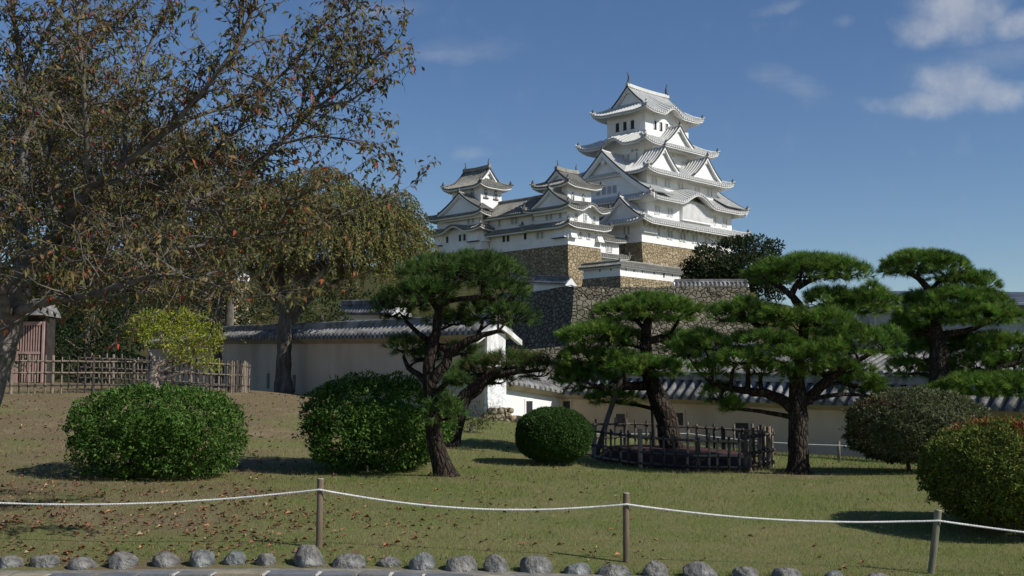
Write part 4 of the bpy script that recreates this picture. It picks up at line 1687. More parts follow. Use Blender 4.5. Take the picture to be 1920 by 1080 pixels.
for x_ in (3.86, 6.7):
    window(nw, h3_, 'R', x_, 11.75, .85, 1.6, arch=True)
chute(nw, h1_, 'L', .3, 3.2, 1.7, 3.9)
chute(nw, h1_, 'R', .3, 1.9, 1.7, 3.9)
chute(nw, h1_, 'L', 10.9, 13.0, 1.7, 3.9)

# ---- gate building between turret and keep
gate = empty('castle_gatehouse', WO, 'narrow two-roofed white gatehouse squeezed between the turret and the main keep', 'castle', rz=ALPHA)
k1, k2 = (9.55, 2.2, 18.6, 8.0), (9.55, 2.6, 18.2, 8.0)
wall_box(gate, k1, -5.5, -1.3, PW)
wall_box(gate, k2, -1.4, 2.9, PW)
skirt(gate, (8.7, 1.1, 20, 9.0), k2, -.9, .4, .01, .3, k1, G, PW, DT, pitch=.58, rh=.15, fas=.18, rad=.14, sides='RF')
skirt(gate, (8.7, 1.4, 19.6, 9.2), (12, 5.2, 16, 5.4), 2.4, .4, .01, .4, k2, G, PW, DT, pitch=.58, rh=.15, fas=.2, rad=.14, sides='RFB')
for x_ in (12.1, 14.6, 15.6):
    window(gate, k2, 'R', x_, .75, .7, 1.1, 2, dark=True)
for x_ in (12.0, 13.2, 15.3):
    window(gate, k1, 'R', x_, -2.7, .7, 1.1, 2, dark=True)

# ---- tile-capped white wall on its stone footing, below the keep
VO = at(1163, 535, 195)
bail = empty('bailey_wall', VO, 'white loopholed wall with a tile roof on a tan stone footing below the keep', 'wall', rz=ALPHA)
stone_base(bail, (0, 0, 17.2, 8.2), -3.0, 1.62, 1.4)
mb = MB()
mb.box(.05, .05, 1.6, 17.1, .75, 3.7, PW)
mb.box(.05, .76, 1.6, .75, 8.1, 3.7, PW)
mb.build('wall_body', bail)
mb = MB()
shp = RoofShape((-.6, -.6, 17.8, 8.8), 3.45, .62, 0, .05)
for sd, hm in (('R', 1.0), ('L', 1.0)):
    s_ = Side((-.6, -.6, 17.8, 8.8), sd)
    roof_side(mb, shp, s_, lambda x_, hm=hm: min(hm, max(x_, 0)), .6, G, PW, DT, .4, .09, 3, fas=.14)
shp2 = RoofShape((.4, .4, 17.8, 8.8), 3.45, .62, 0, 0)
for (a_, b_) in ((((.4, 1.4), (17.8, 1.4)), ((.4, .42), (17.8, .42))), (((1.4, 1.4), (1.4, 8.8)), ((.42, .42), (.42, 8.8)))):
    mb.add([(a_[0][0], a_[0][1], 3.45), (a_[1][0], a_[1][1], 3.45), (b_[1][0], b_[1][1], 4.06), (b_[0][0], b_[0][1], 4.06)], [(0, 1, 2, 3)], G)
mb.tube([(.2, .4, 4.2), (9, .4, 4.2), (17.8, .4, 4.2)], .2, G, 8)
mb.tube([(.4, .2, 4.2), (.4, 4, 4.2), (.4, 8.8, 4.2)], .2, G, 8)
ornament(mb, (.4, .4, 4.3), .2, .5, DT)
mb.build('tile_roof', bail)
vrect = (.05, .05, 17.1, 8.1)
for i_, x_ in enumerate((1.6, 3.8, 6.1, 9.4, 12.2, 14.7)):
    window(bail, vrect, 'R', x_, 2.75 - (.15 if i_ == 4 else 0), .22 if i_ != 4 else .4, .4 if i_ != 4 else .8, 0, frame=0)
for x_ in (2.0, 4.4):
    window(bail, vrect, 'L', x_, 2.8, .22, .4, 0, frame=0)


# ------------------------------------------------------------------ other buildings
def simple_tiled_house(name, label, cat, P0, P1, depth, zb, ze, rise, over, mats, pitch=.36, rh=.09):
    """long house seen from one long side; P0-P1 is its front wall"""
    wm, tm = mats
    a, b = Vector((*P0, 0)), Vector((*P1, 0))
    dv = (b - a).normalized()
    n = Vector((-dv.y, dv.x, 0))
    if n.y < 0:
        n = -n
    L = (b - a).length
    root = empty(name, (a.x, a.y, zb), label, cat, rz=math.atan2(dv.y, dv.x))
    sgn = 1.0
    mb = MB()
    # local: x along front, y to the back
    mb.box(0, 0, 0, L, depth, ze - zb, wm)
    mb.build('wall', root)
    rect = (-.5, -over, L + .5, depth + over)
    half = depth / 2 + over
    shp = RoofShape(rect, ze - zb, rise / half * .85, rise / half ** 2 * .15, 0)
    mb = MB()
    for sd in 'RB':
        roof_side(mb, shp, Side(rect, sd), lambda x_: half, over, tm, wm, DT, pitch, rh, 4, tip=.06, fas=.12)
    mb.build('roof', root)
    mb = MB()
    mb.box(-.5, depth / 2 - .2, ze - zb + rise - .05, L + .5, depth / 2 + .2, ze - zb + rise + .3, tm)
    mb.tube([(-.55, depth / 2, ze - zb + rise + .34), (L / 2, depth / 2, ze - zb + rise + .34), (L + .55, depth / 2, ze - zb + rise + .34)], .15, tm, 8)
    mb.build('ridge', root)
    for xx in (0.0, L):
        mb = MB()
        mb.add([(xx, 0, ze - zb), (xx, depth, ze - zb), (xx, depth / 2, ze - zb + rise - .1)], [(0, 1, 2)], wm)
        mb.build('gable_panel', root)
    return root, L


# low house whose roof shows above the shaded wall
qa, qb = at(1225, 704, 52), at(1925, 742, 40)
house, HL = simple_tiled_house('storehouse', 'low tile-roofed white house showing above the shaded wall between the pines', 'building', (qa.x, qa.y), (qb.x, qb.y), 5.0, .3, EYE + ray(1225, 706).z * 52, .95, .6, (M['sheet_wall'], M['wall_tile']))
# scaffolded repair shed on the right
shed = empty('repair_shed', (22.4, 74, 0.0), 'large sheeted repair shed with a blue-grey roof behind the right pines', 'building')
mb = MB()
mb.box(.5, 1.0, .2, 40, 13, 7.3, M['sheet_wall'])
mb.build('wall', shed)
mb = MB()
ridge_z, eave_z = 8.68, 7.3
mb.hexa([(0, 0, eave_z), (41, 0, eave_z - .25), (41, 7, ridge_z - .35), (0, 7, ridge_z)], [(0, 0, eave_z + .12), (41, 0, eave_z - .13), (41, 7, ridge_z - .23), (0, 7, ridge_z + .12)], M['roof_blue'])
mb.hexa([(0, 7.01, ridge_z), (41, 7.01, ridge_z - .35), (41, 14, eave_z - .25), (0, 14, eave_z)], [(0, 7.01, ridge_z + .12), (41, 7.01, ridge_z - .23), (41, 14, eave_z - .13), (0, 14, eave_z + .12)], M['roof_blue'])
for k in range(1, 8):
    tt = k / 8
    y_, zz = 7 * tt, eave_z + (ridge_z - eave_z) * tt
    mb.hexa([(0, y_ - .04, zz + .125), (41, y_ - .04, zz - .125 - .1 * tt), (41, y_ + .04, zz - .115 - .1 * tt), (0, y_ + .04, zz + .135)],
            [(0, y_ - .04, zz + .17), (41, y_ - .04, zz - .08 - .1 * tt), (41, y_ + .04, zz - .07 - .1 * tt), (0, y_ + .04, zz + .18)], M['roof_seam'])
mb.build('roof', shed)
mb = MB()
mb.hexa([(4.2, -.02, eave_z + .14), (4.6, -.02, eave_z + .14), (2.6, 7, ridge_z + .14), (2.2, 7, ridge_z + .14)], [(4.2, -.02, eave_z + .26), (4.6, -.02, eave_z + .26), (2.6, 7, ridge_z + .22), (2.2, 7, ridge_z + .22)], M['roof_seam'])
mb.build('roof_ladder', shed)
mb = MB()
for k in range(21):
    xx = .8 + 1.95 * k
    mb.tube([(xx, .8, 0.1), (xx, .8, 7.2)], .035, M['scaffold'], 6)
for k in range(5):
    zz = 1.0 + 1.45 * k
    mb.tube([(.5, .76, zz), (40, .76, zz)], .03, M['scaffold'], 6)
mb.build('scaffold', shed)
# little office block between (dark panes in a white frame)
qa = at(1655, 722, 58)
hut2 = empty('site_hut', (qa.x, 58, .4), 'white site cabin with a row of dark panes behind the right pines', 'building')
mb = MB()
zt = EYE + ray(1700, 680).z * 58 - .4
mb.box(0, 0, 0, 4.2, 3, zt, M['sheet_wall'])
mb.build('wall', hut2)
for k in range(3):
    mb = MB()
    xx = .5 + 1.1 * k
    zc = EYE + ray(1700, 698).z * 58 - .4
    mb.box(xx, -.03, zc - .2, xx + .92, -.001, zc + .22, M['window_dark'])
    mb.build('window', hut2)

# small timber shelter with a slatted door behind the left fence
hb = at(55, 684, 37)
hutz = gz(hb.x, 37)
hut = empty('timber_shelter', (at(26, 684, 37).x, 37, hutz), 'small timber shelter with a pinkish slatted door behind the left fence', 'shelter')
hw_ = .92
ht = EYE + ray(55, 603).z * 37 - hutz
mb = MB()
mb.box(-2.6, .12, 0, hw_ + .03, .8, ht + .25, M['shed_dark'])
mb.build('wall', hut)
mb = MB()
mb.box(0, -.02, 0, .12, .1, ht, M['slat_pink'])
mb.box(hw_ - .06, -.02, 0, hw_, .06, ht, M['slat_pink'])
mb.box(.121, -.015, ht - .12, hw_ - .121, .095, ht - .002, M['slat_pink'])
mb.box(.121, -.015, .9, hw_ - .121, .095, .98, M['slat_pink'])
for k in range(8):
    xx = .17 + .082 * k
    mb.box(xx, .0, .02, xx + .036, .06, ht - .121, M['slat_pink'])
mb.build('slatted_door', hut)
mb = MB()
mb.hexa([(-2.9, -.5, ht + .18), (hw_ + .08, -.5, ht + .18), (hw_ + .08, 1.3, ht + .18), (-2.9, 1.3, ht + .18)],
        [(-2.4, .6, ht + .75), (hw_ - .1, .3, ht + .75), (hw_ - .1, .75, ht + .75), (-2.4, .75, ht + .75)], M['wall_tile'])
mb.build('roof', hut)

# white walls glimpsed through the trees on the left
P_hill = (M['plaster'], M['wall_tile'], M['plaster'], M['wall_tile'])
qa, qb = at(560, 560, 80), at(735, 612, 70)
tiled_wall('hill_wall', 'sunlit white wall with tiles glimpsed behind the weeping cherry', [(at(636, 605, 72).x, 72, 2.6, EYE + ray(640, 589).z * 72), (at(745, 605, 66).x, 66, 2.2, EYE + ray(740, 590).z * 66)], .5, .4, .55, P_hill, .36, .09, flip=-1)
tw = at(398, 530, 105)
tur = empty('white_turret', (tw.x, 105, 5.0), 'white hillside turret glimpsed through branches on the left', 'building', rz=R(-20))
mb = MB()
mb.box(-2.6, -2.0, EYE + ray(418, 526).z * 105 - 5.02, 2.6, 2.0, EYE + ray(418, 492).z * 105 - 5, PW)
mb.build('wall', tur)
stone_base(tur, (-2.55, -1.95, 2.55, 1.95), -3, EYE + ray(418, 526).z * 105 - 5, .8)
zt = EYE + ray(418, 488).z * 105 - 5
shp = RoofShape((-3.4, -2.8, 3.4, 2.8), zt - .2, .55, .02, .3, Lc=2)
mb = MB()
for sd in 'RLBF':
    s_ = Side((-3.4, -2.8, 3.4, 2.8), sd)
    roof_side(mb, shp, s_, lambda x_, W=s_.W: min(x_, W - x_, 2.8), .8, G, PW, DT, .42, .1, 4, fas=.2)
mb.build('roof', tur)


# ------------------------------------------------------------------ bamboo fences
def bamboo_fence(name, label, runs, mats, rails, pick_d, thick_every, lift=0.0, hj=.05, group=None):
    """runs: list of (p, q, n, h0, h1): pickets between two ground points"""
    root = empty(name, runs[0][0], label, 'fence')
    o0 = runs[0][0]
    rr_ = random.Random(11)
    cnt = 0
    for (p, q, n, h0, h1) in runs:
        for k in range(n):
            s = (k + .5) / n + rr_.uniform(-.12, .12) / n
            b = p.lerp(q, s)
            b = Vector((b.x, b.y, gz(b.x, b.y)))
            h = (h0 + (h1 - h0) * s) + rr_.uniform(-hj, hj)
            big = (cnt % thick_every == 0)
            r = pick_d * (1.65 if big else rr_.uniform(.75, 1.0))
            lean = Vector((rr_.uniform(-.02, .02), rr_.uniform(-.02, .02), 0))
            mb = MB()
            nn = 5
            mb.tube([b + Vector((0, 0, -.08)).lerp(Vector((0, 0, h)), j / nn) + lean * (j / nn) for j in range(nn + 1)],
                    [r * (1.0 if j % 2 else 1.06) for j in range(nn + 1)], mats[rr_.randrange(len(mats))], 8, .02)
            mb.build('post' if big else 'picket', root, o0)
            cnt += 1
        for f_ in rails:
            m_ = max(3, int((q - p).length / .5))
            pts = []
            for k in range(m_ + 1):
                s = k / m_
                b = p.lerp(q, s)
                pts.append(Vector((b.x, b.y - .03, gz(b.x, b.y) + (h0 + (h1 - h0) * s) * f_ + rr_.uniform(-.008, .008))))
            mb = MB()
            mb.tube(pts, [pick_d * .85 * rr_.uniform(.88, 1.08) for _ in pts], mats[rr_.randrange(len(mats))], 8)
            for k in range(n):
                s = (k + .5) / n
                b = p.lerp(q, s)
                z = gz(b.x, b.y) + (h0 + (h1 - h0) * s) * f_
                c_ = Vector((b.x, b.y - .015, z))
                d_ = (q - p).normalized()
                mb.tube([c_ - d_ * .012 , c_ + d_ * .012], pick_d * 1.5, M['cord'], 8)
            mb.build('rail', root, o0)
    return root


og = onground
bamboo_fence('bamboo_fence', 'pale bamboo lattice fence on the left before the yellow-green tree',
             [(og(-70, 735, 29.5), og(430, 736, 32), 33, .99, .90), (og(432, 737, 32), og(468, 735, 35.5), 10, .86, .90), (og(466, 733, 35.6), og(150, 727, 36.5), 22, .92, .96)],
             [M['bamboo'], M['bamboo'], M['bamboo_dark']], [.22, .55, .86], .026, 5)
ring = [og(1105, 864, 22.6), og(1190, 874, 21.5), og(1300, 882, 21.2), og(1395, 885, 21.0), og(1452, 876, 22.2), og(1420, 860, 24.2), og(1300, 853, 25.0), og(1180, 850, 25.0), og(1108, 855, 24.2)]
bamboo_fence('bamboo_fence', 'weathered bamboo ring fence toned dark for pine shade around the foot of the propped pine',
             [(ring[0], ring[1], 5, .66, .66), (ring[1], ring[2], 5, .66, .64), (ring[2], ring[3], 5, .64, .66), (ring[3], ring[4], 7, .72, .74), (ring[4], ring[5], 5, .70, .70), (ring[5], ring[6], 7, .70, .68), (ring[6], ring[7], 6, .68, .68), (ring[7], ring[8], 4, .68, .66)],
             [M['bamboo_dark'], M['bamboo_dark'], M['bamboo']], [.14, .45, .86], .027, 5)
# reddish mulch bed inside the ring
cx_ = sum(p.x for p in ring) / len(ring)
cy_ = sum(p.y for p in ring) / len(ring)
mb = MB()
V_ = [(cx_, cy_, gz(cx_, cy_) + .26)]
F_ = []
m_ = 40
rng = random.Random(2)
for q, hz in ((.45, .25), (.75, .2), (.9, .02)):
    for k in range(m_):
        f_ = k / m_ * len(ring)
        a_, b_ = ring[int(f_) % len(ring)], ring[(int(f_) + 1) % len(ring)]
        p_ = a_.lerp(b_, f_ - int(f_))
        x_, y_ = cx_ + (p_.x - cx_) * q, cy_ + (p_.y - cy_) * q
        V_.append((x_, y_, gz(x_, y_) + hz + rng.uniform(-.015, .015)))
for k in range(m_):
    F_.append((0, 1 + k, 1 + (k + 1) % m_))
    for j in range(2):
        a_, b_ = 1 + j * m_ + k, 1 + j * m_ + (k + 1) % m_
        F_.append((a_, a_ + m_, b_ + m_, b_))
mb.add(V_, F_, M['soil_red'], True)
tag(mb.build('mulch'), kind='structure')


# ------------------------------------------------------------------ clipped bushes
def bush(name, label, px, py, d, rx, ry, h, p_exp, leaf_l, n, cols, wts, seed, z0=.08, lumps=.05, mat=None, squash_top=0.0, stems=6, cat='bush', inner=(.02, .04, .012), gap=0.0, wratio=.42, spread=(.80, 1.03)):
    rng = np.random.default_rng(seed)
    c = onground(px, py, d)
    root = empty(name, c, label, cat)
    per = 7
    cd = unit(rng.normal(0, 1, (int(n / per * 1.25), 3)))
    cd = cd[cd[:, 2] > -.92][:n // per]
    jit = leaf_l / max(rx, .3) * .55
    dirs = unit(np.repeat(cd, per, 0) + rng.normal(0, jit, (len(cd) * per, 3)))
    n = len(dirs)

    def radius(D_, seed_):
        r_ = (np.abs(D_[:, 0]) ** p_exp + np.abs(D_[:, 1]) ** p_exp + np.abs(D_[:, 2]) ** p_exp) ** (-1 / p_exp)
        g_ = np.random.default_rng(seed_)
        return r_ * (1 + lump(D_, g_, lumps, 3.0) + lump(D_, g_, lumps * .7, 8.0) + lump(D_, g_, lumps * .5, 18.0))
    R0 = radius(dirs, seed + 1)
    depth = np.repeat(spread[0] + (spread[1] - spread[0]) * rng.random(n // per) ** .6 + np.where(rng.random(n // per) < .035, rng.uniform(.03, .12, n // per), 0) * (1 if rx > .8 else .2), per) + rng.normal(0, .008, n)
    hz = (h - z0) / 2
    S = np.array([rx, ry, hz])
    P = dirs * (R0 * depth)[:, None] * S
    P[:, 2] += z0 + hz
    nrm = unit(dirs / S)
    if gap:
        keep_ = vnoise(P[:, 0] + P[:, 1], P[:, 2] + P[:, 1] * .5, 3.2, seed) > gap
        P, nrm, dirs = P[keep_], nrm[keep_], dirs[keep_]
        n = len(P)
    D = unit(nrm * .5 + rng.normal(0, .6, (n, 3)) + np.array([0, 0, .2]))
    N = unit(nrm * .8 + rng.normal(0, .6, (n, 3)) + np.array([0, 0, .3]))
    L = leaf_l * rng.uniform(.6, 1.25, n)
    V, FI = leaf_geo(P, D, N, L, L * wratio)
    if callable(cols):
        tint = cols(P, rng)
    else:
        tint = pick(rng, n, cols, wts)
    tint = np.repeat(tint, 4, 0)
    # dense inner twigs and leaves (same tint as the leaves): closed lump that stops light passing through
    ic, fc = ICO3
    rr0 = radius(ic, seed + 1) * (spread[0] - .14)
    Q = ic * rr0[:, None] * S
    Q[:, 2] += z0 + hz
    np_mesh('foliage', V, FI, mat or M['leaf_gloss'], tint, root)
    np_mesh('inner_foliage', Q, fc, mat or M['leaf_gloss'], np.tile(tint.mean(0), (len(Q), 1)), root, smooth=True)
    if stems:
        mb = MB()
        for k in range(stems):
            a_ = 6.28 * k / stems + rng.uniform(-.3, .3)
            q = rng.uniform(.1, .45)
            mb.tube([(math.cos(a_) * rx * q * .6, math.sin(a_) * ry * q * .6, -.05), (math.cos(a_) * rx * q, math.sin(a_) * ry * q, h * .35)], [.022, .014], M['bark_old'], 6)
        mb.build('stems', root)
    return root


GREEN = [(.052, .112, .018), (.078, .155, .028), (.036, .08, .014), (.13, .21, .048)]
GW = [4, 4, 3, 1.5]
bush('clipped_bush', 'left broad clipped green bush below the bamboo fence', 292, 893, 18.2, 1.17, 1.1, 1.36, 2.9, .066, 26000, GREEN, GW, 21, .02, .055, spread=(.70, 1.06), gap=.13)
bush('clipped_bush', 'large wide green bush behind the leaning pine trunk', 708, 886, 19.8, 1.20, 1.1, 1.56, 2.3, .068, 28000, GREEN, GW, 22, .02, .065, spread=(.70, 1.06), gap=.13)
bush('clipped_bush', 'small dense ball-shaped bush left of the bamboo ring', 1038, 873, 21.2, .67, .66, 1.0, 2.3, .034, 56000, [(.036, .078, .017), (.05, .10, .022), (.066, .125, .028)], [3, 3, 1], 23, .05, .02, spread=(.90, 1.02), wratio=.5)


def redtop(P, rng):
    n = len(P)
    base = pick(rng, n, [(.10, .145, .026), (.14, .175, .034), (.065, .10, .02), (.19, .19, .04)], [3, 3, 2, 1])
    patch = vnoise(P[:, 0] * 1.3 + P[:, 1] * .6, P[:, 2] * 1.3 + P[:, 1] * .5, 1.5, 5) + rng.normal(0, .06, n)
    red = pick(rng, n, [(.30, .085, .04), (.24, .10, .04), (.17, .09, .035)], [2, 2, 1])
    return np.where((patch > .635)[:, None], red, base)


bush('clipped_bush', 'large rounded bush with reddish top at the right picture edge', 1902, 1000, 14.2, .95, 1.05, 1.33, 2.3, .050, 46000, redtop, None, 24, .10, .045)


def mauve(P, rng):
    n = len(P)
    base = pick(rng, n, [(.09, .115, .045), (.115, .13, .06), (.16, .155, .10), (.065, .09, .036)], [3, 3, 2, 2])
    patch = vnoise(P[:, 0] * 1.3 + P[:, 1] * .6, P[:, 2] * 1.3, 1.8, 8) + rng.normal(0, .07, n)
    red = pick(rng, n, [(.12, .045, .032), (.10, .06, .04)], [2, 2])
    return np.where((patch > .86)[:, None], red, base)


bush('domed_bush', 'dull grey-green domed bush behind the red-topped one', 1722, 890, 20.6, 1.16, 1.1, 1.46, 2.1, .052, 46000, mauve, None, 25, .10, .05, gap=.08, stems=9, spread=(.82, 1.03))
# rough tuft of weeds at the wall foot beside the leaning trunk
bush('scrub_bush', 'loose straggly dark scrub at the foot of the white wall end', 875, 790, 27, .75, .5, .62, 2.0, .07, 2600, [(.05, .075, .025), (.08, .085, .04), (.10, .075, .045)], [3, 2, 1], 26, .02, .15, gap=.35, wratio=.2, spread=(.3, 1.1), stems=5)


# ------------------------------------------------------------------ pines
def needle_geo(rng, base, axis_, per, ln, width):
    """tufts of long needles fanning out round each shoot"""
    n = len(base)
    A = np.repeat(axis_, per, 0)
    Bp = np.repeat(base, per, 0)
    m_ = len(A)
    rv = rng.normal(0, 1, (m_, 3))
    rv = unit(rv - A * np.sum(rv * A, 1, keepdims=True))
    al = rng.uniform(.15, 1.05, m_)[:, None]
    D = A * np.cos(al) + rv * np.sin(al)
    P = Bp + A * (rng.uniform(-.055, .02, m_))[:, None]
    L = (ln * rng.uniform(.7, 1.15, m_))[:, None]
    S = unit(np.cross(D, rng.normal(0, 1, (m_, 3))))
    tip = P + D * L
    tip[:, 2] -= (L[:, 0] * .08)
    V = np.stack([P - S * width * .5, P + S * width * .5, tip + S * width * .12, tip - S * width * .12], 1).reshape(-1, 3)
    b = np.arange(m_)[:, None] * 4
    return V, np.concatenate([b + np.array([[0, 1, 2]]), b + np.array([[0, 2, 3]])], 0), m_


NEEDLE = [(.085, .165, .026), (.125, .215, .034), (.18, .265, .05), (.055, .115, .022)]


def closest_on(poly, q):
    best, bi = 1e9, 0
    for i, p_ in enumerate(poly):
        dd = (p_ - q).length + max(0, p_.z - q.z + .1) * 2.0
        if dd < best:
            best, bi = dd, i
    return bi


def resample(pts, rad, step):
    op, orr = [], []
    for i in range(len(pts) - 1):
        m_ = max(1, int((pts[i + 1] - pts[i]).length / step))
        for k in range(m_):
            s = k / m_
            p0 = pts[max(i - 1, 0)]
            p3 = pts[min(i + 2, len(pts) - 1)]
            p1, p2 = pts[i], pts[i + 1]
            q = .5 * ((2 * p1) + (p2 - p0) * s + (2 * p0 - 5 * p1 + 4 * p2 - p3) * s * s + (3 * p1 - p0 - 3 * p2 + p3) * s ** 3)
            op.append(q)
            orr.append(rad[i] + (rad[i + 1] - rad[i]) * s)
    op.append(pts[-1])
    orr.append(rad[-1])
    return op, orr


def pine(name, label, d, trunk, limbs, pads, seed, dens=95, per=38, ln=.105, wid=.0042, foot=None, tips=1.0, cols=NEEDLE, wts=(3, 4, 2, 2)):
    rng = np.random.default_rng(seed)
    rl = random.Random(seed)
    sc = d / F
    T3 = [at(x_, y_, d + dd) for x_, y_, w_, dd in trunk]
    TR = [w_ / 2 * sc for x_, y_, w_, dd in trunk]
    g = T3[0]
    if foot is None:
        gzz = gz(g.x, g.y)
        T3[0] = Vector((g.x, g.y, gzz - .06))
    root = empty(name, T3[0], label, 'pine tree')
    o0 = T3[0]
    mb = MB()
    tp, tr = resample(T3, TR, .12)
    tp = [q + Vector((rl.uniform(-1, 1), rl.uniform(-1, 1), 0)) * r_ * .07 for q, r_ in zip(tp, tr)]
    tr[0] *= 1.45
    if len(tr) > 1:
        tr[1] *= 1.15
    mb.tube(tp, tr, M['bark_pine'], 14, .05)
    skeleton = list(tp)
    skrad = list(tr)
    for lb in limbs:
        L3 = [at(x_, y_, d + dd) for x_, y_, w_, dd in lb]
        LR = [w_ / 2 * sc for x_, y_, w_, dd in lb]
        lp, lr = resample(L3, LR, .1)
        lp = [lp[0]] + [q + Vector((rl.uniform(-1, 1), rl.uniform(-1, 1), rl.uniform(-1, 1))) * r_ * .25 for q, r_ in zip(lp[1:], lr[1:])]
        mb.tube(lp, lr, M['bark_pine'], 9, .05)
        skeleton += lp
        skrad += lr
    allb = []
    for (px, py, hw, hh, dd) in pads:
        c = at(px, py, d + dd)
        a_, b_, h_ = max(.12, hw * sc - ln * .55), max(.12, hw * sc * .85 - ln * .5), max(.08, hh * sc - ln * .35)
        # limb to the pad
        under = c + Vector((0, 0, -h_ * .55))
        i0 = closest_on(skeleton, under)
        s0 = skeleton[i0]
        r0 = min(skrad[i0] * .7, .05)
        if (s0 - under).length > .12:
            mid = s0.lerp(under, .5) + Vector((rl.uniform(-.08, .08), rl.uniform(-.08, .08), rl.uniform(-.02, .12)))
            lp, lr = resample([s0, mid, under], [r0, r0 * .75, max(.012, r0 * .5)], .1)
            mb.tube(lp, lr, M['bark_pine'], 8, .06)
        for k in range(9):
            an = 6.28 * k / 9 + rl.uniform(-.3, .3)
            q = rl.uniform(.5, .9)
            e = c + Vector((math.cos(an) * a_ * q, math.sin(an) * b_ * q, -h_ * .1 + rl.uniform(-.05, .05)))
            m2 = under.lerp(e, .5) + Vector((rl.uniform(-.05, .05), rl.uniform(-.05, .05), -.04))
            mb.tube([under, m2, e], [max(.014, r0 * .4), .012, .006], M['bark_pine'], 5)
        area = math.pi * a_ * b_
        h_ = h_ * 1.32
        a_ *= 1.06
        b_ *= 1.06
        n = int(dens * area * 2.4) + 30
        ang = rng.uniform(0, 2 * math.pi, n)
        rad = np.sqrt(rng.random(n))
        # uneven outline
        edge = 1 + .16 * np.sin(ang * 3 + rng.uniform(0, 6)) + .10 * np.sin(ang * 7 + rng.uniform(0, 6))
        X, Y = np.cos(ang) * rad * edge, np.sin(ang) * rad * edge
        dome = np.sqrt(np.clip(1 - rad ** 2, 0, 1))
        und = vnoise(X * a_ + px, Y * b_, 3.6, seed) - .5
        lev = rng.random(n)
        Z = dome * (.25 + .75 * lev ** .45) + und * .35 * (dome > .2)
        low = rng.random(n) < .17
        Z = np.where(low, -.1 - .2 * rng.random(n), Z)
        base = np.stack([X * a_, Y * b_, Z * h_], 1) + np.array([c.x, c.y, c.z - h_ * .25])
        axis_ = unit(np.stack([X * .75, Y * .75, np.where(low, .05, .62 + .3 * dome)], 1) + rng.normal(0, .24, (n, 3)))
        V, FI, m_ = needle_geo(rng, base, axis_, per, ln, wid * 1.6)
        tn = pick(rng, n, cols, wts, .26)
        tint = np.repeat(np.repeat(tn, per, 0) * rng.uniform(.8, 1.2, (m_, 1)), 4, 0)
        np_mesh('needle_pad', V, FI, M['needle'], tint, root, tuple(o0))
    mb.build('trunk', root, o0)
    return root


pine('pine_tree', 'crooked pine with a leaning dark trunk in front of the large wide bush', 18.6,
     [(838, 894, 42, 0), (822, 850, 33, 0), (812, 800, 29, 0), (808, 745, 28, 0), (804, 705, 25, 0), (806, 668, 21, 0), (818, 622, 17, 0), (823, 580, 15, 0), (838, 545, 13, 0), (862, 520, 9, 0)],
     [[(812, 712, 24, 0), (832, 688, 20, -.1), (842, 662, 18, -.1), (868, 646, 17, -.2), (905, 628, 11, -.3), (935, 620, 7, -.4)],
      [(845, 660, 15, -.1), (812, 642, 12, .1), (780, 622, 9, .2), (760, 600, 7, .3)],
      [(805, 720, 15, 0), (785, 702, 12, .2), (766, 690, 10, .3), (756, 668, 6, .4)],
      [(826, 572, 12, 0), (850, 562, 10, -.2), (890, 558, 9, -.3), (930, 560, 7, -.4)],
      [(824, 590, 11, 0), (806, 560, 9, .1), (790, 545, 7, .2)],
      [(818, 738, 14, 0), (838, 718, 9, -.2), (852, 712, 7, -.3)]],
     [(830, 512, 92, 36, .1), (905, 510, 80, 40, -.3), (948, 548, 52, 40, -.2), (865, 498, 90, 30, .5), (768, 560, 68, 34, .2), (735, 580, 42, 30, .5), (905, 585, 70, 30, .5), (960, 590, 50, 28, -.3),
      (850, 600, 50, 22, .7), (760, 648, 44, 24, .3), (800, 665, 40, 22, .6), (862, 655, 40, 20, .5), (858, 712, 30, 16, -.3), (832, 770, 42, 34, -.35), (800, 545, 60, 30, -.4)], 31, 50, 40, .13, cols=[(.05, .10, .022), (.075, .13, .03), (.10, .155, .04), (.035, .07, .018)])

pine('pine_tree', 'low pine reaching sideways over the white wall end, branch leaning right', 24.0,
     [(846, 790, 30, 0), (866, 756, 28, 0), (892, 728, 26, 0), (914, 706, 20, -.1), (938, 692, 13, -.2)],
     [[(908, 712, 16, 0), (945, 700, 12, -.2), (985, 696, 8, -.3), (1020, 694, 5, -.3)]],
     [(900, 690, 58, 26, .1), (955, 678, 62, 28, 0), (1010, 690, 46, 34, -.1), (870, 704, 40, 24, .4), (930, 712, 40, 16, .3)], 32, 60, 40, .14, cols=[(.055, .10, .024), (.08, .13, .03), (.11, .155, .04), (.14, .10, .045)])

